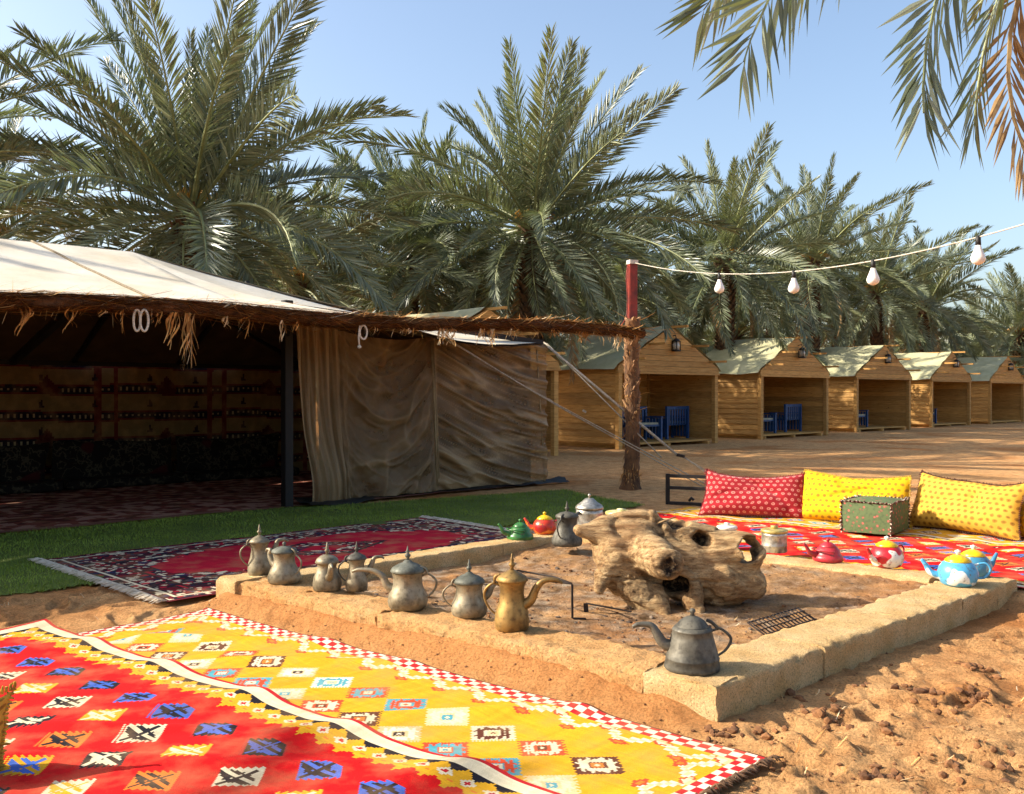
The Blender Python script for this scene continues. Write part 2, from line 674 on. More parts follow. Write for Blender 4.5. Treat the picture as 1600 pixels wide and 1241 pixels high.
def turf():
    rng = np.random.default_rng(9)
    mb = MB()
    vs = [(p.x, p.y, .012 + float(low(p.x, p.y))) for p in TURF]
    xs = np.arange(-8, 2.2, .07)
    ys = np.arange(5, 14.8, .07)
    X, Y = np.meshgrid(xs, ys)
    wx = X + .05 * vn(X * 3, Y * 3, 0, 2)
    wy = Y + .05 * vn(X * 3, Y * 3, 0, 3)
    ins = poly_in(wx.ravel(), wy.ravel(), TURF).reshape(X.shape)
    z = low(X, Y) + .017 + .006 * vn(X * 2, Y * 2, 0, 8)
    q = grid_quads(len(xs), len(ys))
    ok = ins.ravel()[q].all(1)
    m = simple('turf_backing', C('#4c580c'), C('#5a6a14'), 3, .9, 0, .6, 180, .01)
    me = np_mesh('turf', np.c_[X.ravel(), Y.ravel(), z.ravel()], q[ok], m)
    tag(obj('turf', me), kind='structure')
    n = 70000
    x, y = rng.uniform(-7, 2, n * 2), rng.uniform(6, 14.5, n * 2)
    k = poly_in(x + .05 * vn(x * 3, y * 3, 0, 2), y + .05 * vn(x * 3, y * 3, 0, 3), TURF) & (in_rug(x, y, RUG_PER) < 0) & (np.abs(x / y) < .6)
    x, y = x[k][:n], y[k][:n]
    a = rng.uniform(0, 2 * PI, len(x))
    h = rng.uniform(.018, .034, len(x))
    w = .004
    z0 = low(x, y) + .012
    dx, dy = np.cos(a), np.sin(a)
    lean = rng.normal(0, .012, (len(x), 2))
    Vt = np.stack([np.c_[x - dx * w, y - dy * w, z0], np.c_[x + dx * w, y + dy * w, z0], np.c_[x + lean[:, 0], y + lean[:, 1], z0 + h]], 1).reshape(-1, 3)
    mt = simple('turf_blade', C('#5e7010'), C('#86982e'), 1.4, .6, 0, 0)
    tag(obj('turf_pile', np_mesh('turf_pile', Vt, np.arange(len(Vt)).reshape(-1, 3), mt, False)), 'short pile of the green artificial turf beside the tent', 'turf', kind='stuff')


turf()

# ------------------------------------------------------------------ fire pit
def wall_block(name, a, b, width, zt, parent, mat, seed, zb=-.04, rough=.010, soft=.02, off=None):
    """One kerb block from a to b (outer edge), extruded inward by width; rough broken surface."""
    a, b = Vector(a), Vector(b)
    d = (b - a)
    L = d.length
    d.normalize()
    nrm = Vector((-d.y, d.x))               # inward (pit is left of a->b)
    cs = []
    h = zt - zb
    prof = [(0, k / 8) for k in range(8)] + [(k / 18, 1) for k in range(19)] + [(1, 1 - k / 8) for k in range(1, 9)]
    for (s, t) in prof:
        cs.append((s * width, zb + t * h))
    ns = max(5, int(L / .016))
    P = []
    for i in range(ns + 1):
        for (s, z) in cs:
            p = a + d * (L * i / ns) + nrm * s
            P.append((p.x, p.y, z))
    P = np.array(P)
    nz = lambda k, f: fbm(P[:, 0] * f, P[:, 1] * f, P[:, 2] * f, seed + k, 4)
    P[:, 0] += rough * nz(1, 9)
    P[:, 1] += rough * nz(2, 9)
    P[:, 2] += (rough * .8 * nz(3, 9) + .45 * rough * nz(5, 34)) * (P[:, 2] > zb + .02)
    gx = .5 * rough * nz(6, 30)
    P[:, 0] += gx * nrm.x
    P[:, 1] += gx * nrm.y
    # worn arrises
    m = len(cs)
    for i in range(ns + 1):
        for j in (8, 26):
            k = i * m + j
            chip = soft * (.7 + .9 * float(vn(P[k, 0] * 14, P[k, 1] * 14, 0, seed + 9))) + .028 * max(0, float(vn(P[k, 0] * 7, P[k, 1] * 7, 0, seed + 19)) - .35) ** .7
            P[k, 2] -= chip
            sgn = 1 if j == 8 else -1
            P[k, 0] += nrm.x * sgn * chip * .6
            P[k, 1] += nrm.y * sgn * chip * .6
            for dk, f in ((-1, .35), (1, .45)):
                P[k + dk, 2] -= chip * f * (dk * sgn > 0)
    q = []
    for i in range(ns):
        for j in range(m - 1):
            k = i * m + j
            q.append((k, k + m, k + m + 1, k + 1))
    mb = MB()
    mb.add(P, q, 0, True)
    mb.add(P[:m], [tuple(range(m))], 0)
    mb.add(P[-m:], [tuple(reversed(range(m)))], 0)
    return mb.build(name, mat, parent, off)


def fire_pit():
    o = Vector((.75, 6.7, 0))
    t = thing('fire_pit', 'square sunken fire pit edged with rough sandy concrete kerbs', 'fire pit', o)
    n = NT('kerb_concrete')
    co = n.tc()
    col = n.ramp(n.noise(5, 5, co=co), [(.35, C('#eccb96')), (.65, C('#dab278'))])
    col = n.mix(n.ramp(n.noise(120, 2, co=co), [(.3, (.7, .7, .7)), (.42, (0, 0, 0))]), col, C('#7d5a36'))
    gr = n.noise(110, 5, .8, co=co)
    col = n.mix(1.0, col, n.ramp(gr, [(.36, (.62, .58, .54)), (.5, (1, 1, 1)), (.64, (1.2, 1.18, 1.16))]), 'MULTIPLY')  # grain mixes crumb tone with shade of small pits painted in
    n.bump(n.math('ADD', n.noise(40, 7, .8, co=co), n.math('MULTIPLY', gr, .5)), 1.0, .028)
    mc = n.fin(col, .95, 0, .1)
    n = NT('mud_plaster')
    co = n.tc()
    col = n.ramp(n.noise(4, 5, co=co), [(.35, C('#efbd82')), (.65, C('#e2aa6c'))])
    col = n.mix(n.ramp(n.noise(6, 5, .7, co=co), [(.55, (0, 0, 0)), (.7, (.8, .8, .8))]), col, C('#d9b680'))
    col = n.mix(n.ramp(n.noise(70, 3, co=co), [(.3, (.7, .7, .7)), (.4, (0, 0, 0))]), col, C('#8c5c34'))
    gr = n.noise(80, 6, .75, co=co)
    col = n.mix(1.0, col, n.ramp(gr, [(.36, (.6, .57, .54)), (.5, (1, 1, 1)), (.64, (1.22, 1.2, 1.18))]), 'MULTIPLY')  # grain again holds painted pit shade as well as crumb tone
    n.bump(n.math('ADD', n.noise(22, 8, .8, co=co), n.math('MULTIPLY', gr, .5)), 1.0, .05)
    mm = n.fin(col, .95, 0, .1)
    def run(a, b, w, zt, cuts, mat, seed, rough=.008, soft=.01, gap=.007):
        for k in range(len(cuts) - 1):
            L = (b - a).length
            p, q = a.lerp(b, cuts[k] + (gap / L if k else 0)), a.lerp(b, cuts[k + 1])
            wall_block('kerb_block', p, q, w, zt + .004 * math.sin(seed * 3 + k * 5), t, mat, seed * 31 + k * 7, rough=rough, soft=soft, off=o)
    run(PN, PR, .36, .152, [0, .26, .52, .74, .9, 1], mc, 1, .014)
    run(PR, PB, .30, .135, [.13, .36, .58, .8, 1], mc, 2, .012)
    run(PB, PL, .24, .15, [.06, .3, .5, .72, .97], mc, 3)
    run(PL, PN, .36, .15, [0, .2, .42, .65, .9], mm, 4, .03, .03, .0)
    # exposed corner stone at the far left end
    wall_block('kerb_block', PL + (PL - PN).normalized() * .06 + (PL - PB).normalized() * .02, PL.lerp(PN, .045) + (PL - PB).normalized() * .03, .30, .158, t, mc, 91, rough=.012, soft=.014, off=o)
    # the near corner stone with its square socket hole
    c = PN.lerp(PL, .1)
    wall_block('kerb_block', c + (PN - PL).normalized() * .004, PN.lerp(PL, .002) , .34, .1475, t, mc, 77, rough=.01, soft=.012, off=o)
    return t


fire_pit()
# ------------------------------------------------------------------ rugs
def hexc(**k):
    return {n: np.array(C(v)) for n, v in k.items()}


K = hexc(red='#c40b10', cream='#d6c8a6', black='#1d1b22', yellow='#d39c1e', blue='#3f62b4', navy='#20284c', orange='#d9742a', brown='#5d3122', teal='#4f9aa4',
         beige='#d8b987', verm='#cf4a2a', white='#dccfb6', wine='#6d1020', crimson='#b3122c', dark='#241722', ltred='#b62026')


def pick(col, mask, c):
    col[mask] = K[c] if isinstance(c, str) else c


def diamond_lattice(A, B, a0, b0, sa, sb, shift):
    """Index and local offsets of the nearest lattice diamond (odd columns shifted by half a step)."""
    j = np.round((B - b0) / sb)
    sh = (np.mod(j, 2) * .5 * sa) if shift else 0
    i = np.round((A - a0 - sh) / sa)
    return i.astype(int), j.astype(int), A - a0 - sh - i * sa, B - b0 - j * sb


def red_field(col, A, B, msk, a0=.55, b0=.42):
    i, j, da, db = diamond_lattice(A, B, a0, b0, .335, .235, True)
    e = np.abs(da) + np.abs(db)
    ok = msk & (j >= 0)
    body = ok & (e < .122)
    edge = ok & (e < .122) & (e > .104) & (np.mod(np.floor((da - db) / .02), 2) == 0)
    bar = (np.abs(da) < .009) & (np.abs(db) < .09)
    leaf = (np.abs(np.abs(da) - .048) * .8 + np.abs(db) * 1.0 < .042) & (np.mod(np.floor(db / .014), 3) < 2)
    hook = (np.abs(np.abs(da) - .02) + np.abs(np.abs(db) - .032) < .016)
    inner = ok & (bar | leaf | hook)
    sch = [('blue', 'black'), ('black', 'blue'), ('yellow', 'cream'), ('cream', 'black'), ('black', 'cream'), ('orange', 'black'), ('yellow', 'blue'), ('cream', 'yellow')]
    tone = np.random.default_rng(2)
    for jj in range(0, 14):
        for ii in range(-1, 17):
            s = body & (i == ii) & (j == jj)
            if not s.any():
                continue
            c = jj % 4
            p = sch[[0, 1][(ii // 2) % 2] if c == 0 else 2 * c + (ii % 2) if c < 3 else (6 if ii % 2 else 7)]
            pick(col, s, K[p[0]] * tone.uniform(.85, 1.1))
            pick(col, s & inner, p[1])
            if p[0] == 'black':
                pick(col, s & edge, 'ltred')
            else:
                pick(col, s & edge, 'red')


def red_border(col, D, Sx, far):
    """Edge bands counted inward from the selvedge."""
    pick(col, D < .26, 'yellow')
    st = np.floor(Sx / .0125) * .0125
    t = tri(st / .115)
    pick(col, (D >= .205) & (D > .195 + .065 * np.floor(t * 4) / 4), 'red')
    pick(col, (D < .088 + .052 * (1 - t)) & (D >= .084), 'black')
    for c0, rr in ((.160, .03),):
        u = np.abs(np.mod(Sx + .0, .115) - .0575) / .040 + np.abs(D - c0) / .031
        pick(col, u < 1, 'cream')
        pick(col, u < .45, 'ltred')
    pick(col, (D < .197) & (D > .186) & (tri(Sx / .115 + .5) < .22), 'orange')
    pick(col, D < .088, 'cream')
    pick(col, D < .022, 'ltred')


def yellow_field(col, A, B, msk, a0=.45, b0=.50, seed=1):
    i, j, da, db = diamond_lattice(A, B, a0, b0, .272, .272, False)
    e = np.abs(da) + np.abs(db)
    e1, e2 = np.abs(da + db) * .7071, np.abs(da - db) * .7071
    ok = msk & (j >= 0)
    sch = [('brown', 'cream', 'orange'), ('verm', 'cream', 'brown'), ('cream', 'brown', 'beige'), ('beige', 'cream', 'teal'), ('teal', 'verm', 'cream'), ('verm', 'teal', 'cream'), ('white', 'teal', 'beige'), ('beige', 'white', 'black')]
    tone = np.random.default_rng(seed)
    mx = np.maximum(e1, e2)
    gear = (mx < .050) | ((mx < .066) & ((np.mod(np.floor(e1 / .013), 2) == 0) | (e2 < .009) | (e1 < .009))) | ((mx < .078) & (np.minimum(e1, e2) > .018) & (np.minimum(e1, e2) < .034))
    for jj in range(0, 9):
        for ii in range(-1, 16):
            s = ok & (i == ii) & (j == jj) & (e < .134 - .013 * (np.mod(np.floor((da - db) / .018), 2)))
            if not s.any():
                continue
            p = sch[(ii + jj * 3 + (ii * jj) // 3) % 8]
            k = tone.uniform(.88, 1.08)
            pick(col, s, K[p[0]] * k)
            pick(col, s & gear, p[1])
            pick(col, s & (mx < .034), K[p[0]] * k)
            pick(col, s & (mx < .024), p[2])
            pick(col, s & (mx < .009), p[1])


def yellow_border(col, D, Sx):
    pick(col, D < .33, 'yellow')
    sx = np.floor(Sx / .0125) * .0125
    z = tri(sx / .27)
    lim = .14 + .11 * np.floor(z * 5) / 5
    pick(col, (D < lim) & (D > lim - .055), 'white')
    u = np.abs(np.mod(Sx, .27) - .135) / .06 + np.abs(D - .125) / .034
    pick(col, (u < 1) & (D > .10), 'verm')
    pick(col, (u < .55) & (D > .10), 'cream')
    u2 = np.abs(np.mod(Sx + .135, .27) - .135) / .055 + np.abs(D - .235) / .03
    pick(col, u2 < 1, 'verm')
    pick(col, (u2 < .5), 'orange')
    pick(col, (np.abs(D - lim + .03) < .010), 'beige')
    pick(col, D < .10, 'white')
    k = (np.floor(D / .034) + np.floor(Sx / .048))
    pick(col, (D < .10) & (np.mod(k, 2) == 0), 'ltred')
    pick(col, D < .008, 'brown')


def lay(name, rug, res, colf, zf, mat, label):
    o, ea, eb, la, lb = rug
    A, B, CA, CB, q = sheet(la, lb, res)
    wob = .016 * vn(A * 1.6, B * 1.6, 0, 4)
    x = o.x + ea.x * A + eb.x * B + wob
    y = o.y + ea.y * A + eb.y * B + .012 * vn(A * 1.9, B * 1.9, 0, 6)
    z = low(x, y) + zf(A, B, x, y)
    col = colf(CA, CB)
    col = col * (1 + .10 * vn(CA * 40, CB * 3, 0, 5) + .10 * vn(CA * 4, CB * 90, 0, 15) + .06 * vn(CA * 100, CB * 100, 0, 25))[:, None]
    c = Vector((o.x, o.y, 0))
    me = np_mesh(name, np.c_[x - c.x, y - c.y, z], q, mat, True, np.clip(col, 0.004, 1))
    t = thing(name, label, 'rug', c)
    b = obj('pile', me, t)
    return t


M_RUG = m_cloth('woven_wool')


def c_red(A, B):
    col = np.tile(K['red'], (len(A), 1))
    D, Sx = np.minimum(A, B), np.where(B < A, A, B)
    red_field(col, A, B, np.minimum(A, B) > .3)
    m = np.minimum(A, B) < .34
    sub = col[m]
    red_border(sub, D[m], Sx[m], None)
    col[m] = sub
    return col


def z_red(A, B, x, y):
    w = .5 + .5 * np.sin(9.0 * (A + .22 * np.sin(2.3 * B)) + 2.2 * vn(A * .9, B * .9, 0, 12))
    ridge = .020 * w ** 3 * np.exp(-(B / .34) ** 2) + .010 * w ** 2
    ridge += .014 * np.exp(-((y - 3.72 - .05 * np.sin(2 * x)) / .06) ** 2) * sstep(-2.6, -2.1, x) * (1 - sstep(-.9, -.2, x))
    ridge += .017 * np.exp(-((y - 4.12 - .06 * np.sin(1.7 * x + 1)) / .05) ** 2) * (1 - sstep(-1.6, -.8, x))
    return .020 + ridge + .006 * fbm(A * 3, B * 3, 0, 44, 3)


lay('red_kilim_rug', RUG_RED, .0098, c_red, z_red, M_RUG, 'scarlet woven kilim with rows of blue, white and yellow diamonds in the front')


def c_yel(A, B):
    col = np.tile(K['yellow'], (len(A), 1))
    la = RUG_YEL[3]
    yellow_field(col, A, B, (B > .36) & (A > .3) & (A < la - .3))
    a2 = np.minimum(A, la - A)
    D, Sx = np.minimum(a2, B), np.where(B < a2, A, B)
    m = D < .34
    sub = col[m]
    yellow_border(sub, D[m], Sx[m])
    col[m] = sub
    return col


def z_yel(A, B, x, y):
    f = .022 * np.exp(-((y - 4.35 - .05 * x) / .07) ** 2) * sstep(-.7, -.1, x) * (1 - sstep(.5, .9, x))
    f += .026 * np.exp(-((y - 5.62 + .15 * (x + 1.5)) / .08) ** 2) * sstep(-2.4, -1.9, x) * (1 - sstep(-1.2, -.8, x))
    f += .018 * np.exp(-((y - 5.2 + .1 * (x + 1.2)) / .07) ** 2) * sstep(-1.9, -1.4, x) * (1 - sstep(-.7, -.3, x))
    return .006 + f + .004 * fbm(A * 3, B * 3, 0, 45, 3) + .012 * np.exp(-(B / .05) ** 2) * (.5 + .5 * vn(A * 3, 0, 0, 9))


rug_y = lay('yellow_kilim_rug', RUG_YEL, .0098, c_yel, z_yel, M_RUG, 'golden yellow kilim with square medallions and red checkered edge')


def fringe(rug, parent, edge_a, n, ln, mat, name='fringe', spread=.3, seed=3, z=.02):
    """Tufts of warp thread along the a = const end of a rug."""
    o, ea, eb, la, lb = rug
    rng = random.Random(seed)
    mb = MB()
    sg = -1 if edge_a == 0 else 1
    for k in range(n):
        b = lb * (k + rng.uniform(-.3, .3)) / n
        for s in range(3):
            p = o + ea * (edge_a - sg * .01) + eb * (b + rng.uniform(-.008, .008))
            l = ln * rng.uniform(.6, 1.15)
            q = p + ea * sg * l + eb * rng.uniform(-spread, spread) * l
            mid = (p + q) / 2
            zz = float(low(p.x, p.y))
            mb.tube([(p.x, p.y, zz + z), (mid.x, mid.y, zz + z + rng.uniform(.004, .02)), (q.x, q.y, zz + z - .004 + rng.uniform(0, .012))], [.005, .005, .002], 4)
    return mb.build(name, mat, parent, parent.location)


M_FRINGE = simple('fringe_wool', C('#d8cdbb'), C('#b8a88f'), 20, .95, 0, 0)
M_FRINGE2 = simple('fringe_goat_hair', C('#6e5138'), C('#3f2c1e'), 20, .95, 0, 0)
f = fringe(RUG_YEL, rug_y, 0, 90, .05, M_FRINGE2, z=.012)


def c_per(A, B):
    la, lb = RUG_PER[3], RUG_PER[4]
    col = np.tile(K['crimson'], (len(A), 1))
    n1, n2, n3 = vn(A * 16, B * 16, 0, 61), vn(A * 24, B * 24, 0, 62), vn(A * 11, B * 34, 0, 63)
    D = np.minimum(np.minimum(A, la - A), np.minimum(B, lb - B))
    ca, cb = (A - la / 2), (B - lb / 2)
    med = np.abs(ca) / 1.05 + np.abs(cb) / .62
    cor = (np.abs(np.abs(ca) - 1.62) / .95 + np.abs(np.abs(cb) - .74) / .55)
    zig = .07 * np.sign(np.sin(A * 26)) * np.sign(np.sin(B * 26))
    ornate = (med + zig < .62) | (cor + zig < 1.0) | (D < .5)
    pick(col, ornate, 'dark')
    pick(col, ornate & (n1 > .12), 'wine')
    pick(col, ornate & (n2 > .34), 'cream')
    pick(col, ornate & (n3 > .5), 'navy')
    pick(col, ornate & (n1 < -.62), 'crimson')
    pick(col, (np.abs(med - .62) < .04), 'dark')
    pick(col, (np.abs(med - .16) < .1), 'crimson')
    for d0, d1, c in ((0, .03, 'wine'), (.03, .042, 'black'), (.105, .12, 'cream'), (.12, .135, 'black'), (.33, .345, 'black'), (.345, .36, 'wine'), (.42, .435, 'black')):
        pick(col, (D >= d0) & (D < d1), c)
    m = (D > .16) & (D < .31)
    ph = np.where(np.minimum(A, la - A) < np.minimum(B, lb - B), B, A)
    pick(col, m & (np.abs(np.mod(ph, .24) - .12) + np.abs(D - .235) < .05), 'wine')
    pick(col, m & (np.abs(np.mod(ph, .24) - .12) + np.abs(D - .235) < .024), 'cream')
    return col


rp = lay('persian_rug', RUG_PER, .0125, c_per, lambda A, B, x, y: .024 + .006 * fbm(A * 2, B * 2, 0, 46, 3), M_RUG, 'crimson and navy fringed Persian rug lying on the turf')
fringe(RUG_PER, rp, 0, 110, .11, M_FRINGE, z=.028)
fringe(RUG_PER, rp, RUG_PER[3], 110, .1, M_FRINGE, seed=8, z=.028)


def c_far(A, B):
    col = np.tile(K['red'], (len(A), 1))
    red_field(col, A, B, (B > .3) & (B < 1.85), .3, .46)
    m = B < .34
    s = col[m]
    red_border(s, B[m], A[m], None)
    col[m] = s
    m = (B > 1.82) & (B < 2.12)
    s = col[m]
    red_border(s, 2.12 - B[m], A[m], None)
    col[m] = s
    m = B >= 2.12
    s = np.tile(K['yellow'], (m.sum(), 1))
    yellow_field(s, A[m], B[m] - 2.12, np.ones(m.sum(), bool), .2, .15, 5)
    col[m] = s
    return col


def z_far(A, B, x, y):
    return .085 + .006 * sstep(.0, .35, B) + .016 * np.abs(np.sin(5 * A + 2 * vn(A, B, 0, 4))) ** 2 + .008 * fbm(A * 2, B * 2, 0, 47, 3)


lay('seating_kilim_rug', RUG_FAR, .014, c_far, z_far, M_RUG, 'red and yellow striped kilim spread in front of the row of pillows')

# ------------------------------------------------------------------ pillows
def dots(name, base, dot, ring, nx, ny, r, stag=True, rough=.85, sheen=0):
    n = NT(name)
    sep = n.n.new('ShaderNodeSeparateXYZ')
    n.l.new(n.tc('UV'), sep.inputs[0])
    u = n.math('MULTIPLY', sep.outputs[0], nx)
    v = n.math('MULTIPLY', sep.outputs[1], ny)
    u = n.math('ADD', u, n.math('MULTIPLY', n.math('SUBTRACT', n.noise(4, 2), .5), 1.1))
    v = n.math('ADD', v, n.math('MULTIPLY', n.math('SUBTRACT', n.noise(5, 2, co=n.tc('UV')), .5), .8))
    row = n.math('FLOOR', v)
    u2 = n.math('ADD', u, n.math('MULTIPLY', n.math('MODULO', row, 2.0), .5)) if stag else u
    fu = n.math('SUBTRACT', n.math('FRACT', u2), .5)
    fv = n.math('SUBTRACT', n.math('FRACT', v), .5)
    d = n.math('SQRT', n.math('ADD', n.math('MULTIPLY', fu, fu), n.math('MULTIPLY', fv, fv)))
    d = n.math('ADD', d, n.math('MULTIPLY', n.math('SUBTRACT', n.noise(90, 2), .5), .14))
    col = n.ramp(d, [(0, ring), (r * .45, dot), (r, base)], 'CONSTANT')
    col = n.mix(n.ramp(n.noise(5, 4), [(.4, (0, 0, 0)), (.8, (.4, .4, .4))]), col, tuple(c * .6 for c in base))
    n.bump(n.noise(300, 2), .25, .002)
    n.b.inputs['Sheen Weight'].default_value = sheen
    return n.fin(col, rough, 0, .25)


def pillow_mesh(name, w, h, t, mat, seed, pinch=.10, nx=44, ny=30):
    """A stuffed rectangular pillow standing in its own x-z plane: two bulging faces, pulled-in edges, drag wrinkles at the corners."""
    u = np.linspace(-1, 1, nx)
    v = np.linspace(-1, 1, ny)
    UU, VV = np.meshgrid(u, v)
    out, uvs, qs = [], [], []
    prof = np.clip((1 - np.abs(UU) ** 2.6), 0, 1) ** .55 * np.clip((1 - np.abs(VV) ** 2.6), 0, 1) ** .5
    x = UU * w / 2 * (1 - pinch * (1 - np.abs(UU) ** 2) * 0 - pinch * .55 * (1 - VV ** 2) * np.abs(UU) ** 3)
    z = VV * h / 2 * (1 - pinch * (1 - UU ** 2) * np.abs(VV) ** 3)
    z = z + (.03 * vn(UU * 1.6, 0, 0, seed) - .030 * (1 - UU ** 2) + .012 * np.abs(UU) ** 6) * np.clip(VV, 0, 1) ** 1.5
    x = x + .02 * vn(VV * 1.4, UU, 0, seed + 2) + .03 * UU * VV * np.sign(seed % 3 - 1)
    off = 0
    for sg in (-1, 1):
        wr = .020 * fbm(UU * 2.5 + VV * 1.5, VV * 4 - UU, sg, seed, 3) + .024 * vn((UU * VV) * 7, UU + VV, sg, seed + 4) * np.abs(UU * VV)
        cr = .030 * np.exp(-((UU * .8 + VV * .5 - .25 + .2 * vn(VV * 2, 0, 0, seed)) / .07) ** 2) + .026 * np.exp(-((UU * .4 - VV + .15 + .25 * vn(UU * 2, 0, 0, seed + 1)) / .06) ** 2) * (UU < .4)
        wr = wr - cr - .05 * np.exp(-(((UU + .2 * (seed % 3)) / .45) ** 2 + ((VV - .35) / .4) ** 2))
        wr = wr - .012 * np.exp(-((VV + .05 + .25 * np.abs(UU)) / .06) ** 2) * (1 - np.abs(UU)) * (seed % 2)
        y = sg * (t / 2 * prof * (1 - .25 * VV) + wr * prof)
        out.append(np.c_[x.ravel(), y.ravel(), z.ravel() + h / 2])
        q = grid_quads(nx, ny) + off
        qs.append(q if sg < 0 else q[:, ::-1])
        uvs.append(np.c_[(UU.ravel() + 1) / 2, (VV.ravel() + 1) / 2])
        off += nx * ny
    me = np_mesh(name, np.concatenate(out), np.concatenate(qs), mat)
    uv = me.uv_layers.new(name='UVMap')
    li = np.zeros(len(me.loops), int)
    me.loops.foreach_get('vertex_index', li)
    uv.data.foreach_set('uv', np.concatenate(uvs)[li].astype(np.float32).ravel())
    return me


def edge_trim(w, h, pinch, n, ln, seed):
    rng = random.Random(seed)
    mb = MB()
    per = 2 * (w + h)
    for k in range(n):
        d = per * k / n
        if d < w: p, o = Vector((-w / 2 + d, 0, 0)), Vector((0, 0, -1))
        elif d < w + h: p, o = Vector((w / 2, 0, d - w)), Vector((1, 0, 0))
        elif d < 2 * w + h: p, o = Vector((w / 2 - (d - w - h), 0, h)), Vector((0, 0, 1))
        else: p, o = Vector((-w / 2, 0, h - (d - 2 * w - h))), Vector((-1, 0, 0))
        uu, vv = p.x / (w / 2), (p.z - h / 2) / (h / 2)
        p.x *= (1 - pinch * .55 * max(0, 1 - vv * vv)) if abs(o.x) > .5 else 1
        p.z = h / 2 + (p.z - h / 2) * ((1 - pinch * max(0, 1 - uu * uu)) if abs(o.z) > .5 else 1)
        p.z += (.03 * float(vn(uu * 1.6, 0, 0, seed)) - .030 * (1 - uu ** 2) + .012 * abs(uu) ** 6) * max(0, min(1, vv)) ** 1.5
        p.x += .02 * float(vn(vv * 1.4, uu, 0, seed + 2)) + .03 * uu * vv * ((seed % 3 > 1) - (seed % 3 < 1))
        q = p + o * ln * rng.uniform(.5, 1.1) + Vector((rng.uniform(-.5, .5), rng.uniform(-.5, .5), rng.uniform(-.4, .2))) * ln
        mb.tube([p - o * .01, p + o * ln * .4, q], [.0075, .007, .003], 4)
    return mb


M_PIL_RED = dots('red_dotted_cotton', C('#98121e'), C('#cf8678'), C('#b04a48'), 15, 9, .27, sheen=.2)
M_PIL_YEL = dots('yellow_printed_cotton', C('#dcaa10'), C('#ac7c1c'), C('#94661c'), 17, 9, .27)
M_PIL_MUS = dots('mustard_printed_cotton', C('#c49a38'), C('#977028'), C('#825a20'), 17, 10, .29)
M_TRIM_D = simple('dark_trim', C('#5d2a1c'), C('#2f2018'), 40, .95, 0, 0)
M_TRIM_Y = simple('yellow_trim', C('#d8b23a'), C('#8f6a22'), 40, .95, 0, 0)


def pillow(px0, py0, px1, py1, w, h, t, mat, trim, seed, label, lean=.30, z=.10, name='bolster_pillow'):
    a, b = ground_at(px0, py0, z), ground_at(px1, py1, z)
    c = (a + b) / 2
    rz = math.atan2(b.y - a.y, b.x - a.x)
    th = thing(name, label, 'pillow', c, rz, 'floor pillows along the seating rug')
    e = obj('cover', pillow_mesh('cover', w, h, t, mat, seed), th)
    e.rotation_euler = (-lean, 0, 0)
    e2 = edge_trim(w, h, .10, 200, .018, seed).build('trim', trim, th)
    e2.rotation_euler = (-lean, 0, 0)
    return th


pillow(1108, 806, 1248, 812, 1.10, .50, .26, M_PIL_RED, simple('red_trim', C('#8c1a22'), C('#5a1016'), 40, .95, 0, 0), 3, 'red pillow with pink polka dots beside the black metal frame', z=.1)
pillow(1252, 812, 1412, 826, 1.16, .52, .26, M_PIL_YEL, M_TRIM_Y, 6, 'bright yellow printed pillow between the red and the mustard ones', z=.1)
pillow(1420, 822, 1592, 846, 1.18, .55, .30, M_PIL_MUS, M_TRIM_D, 9, 'dull mustard pillow standing right of the green block cushion', z=.1)
pillow(1604, 842, 1700, 858, .9, .5, .28, M_PIL_YEL, M_TRIM_D, 12, 'orange yellow pillow cut by the edge behind the blue teapots', z=.1)


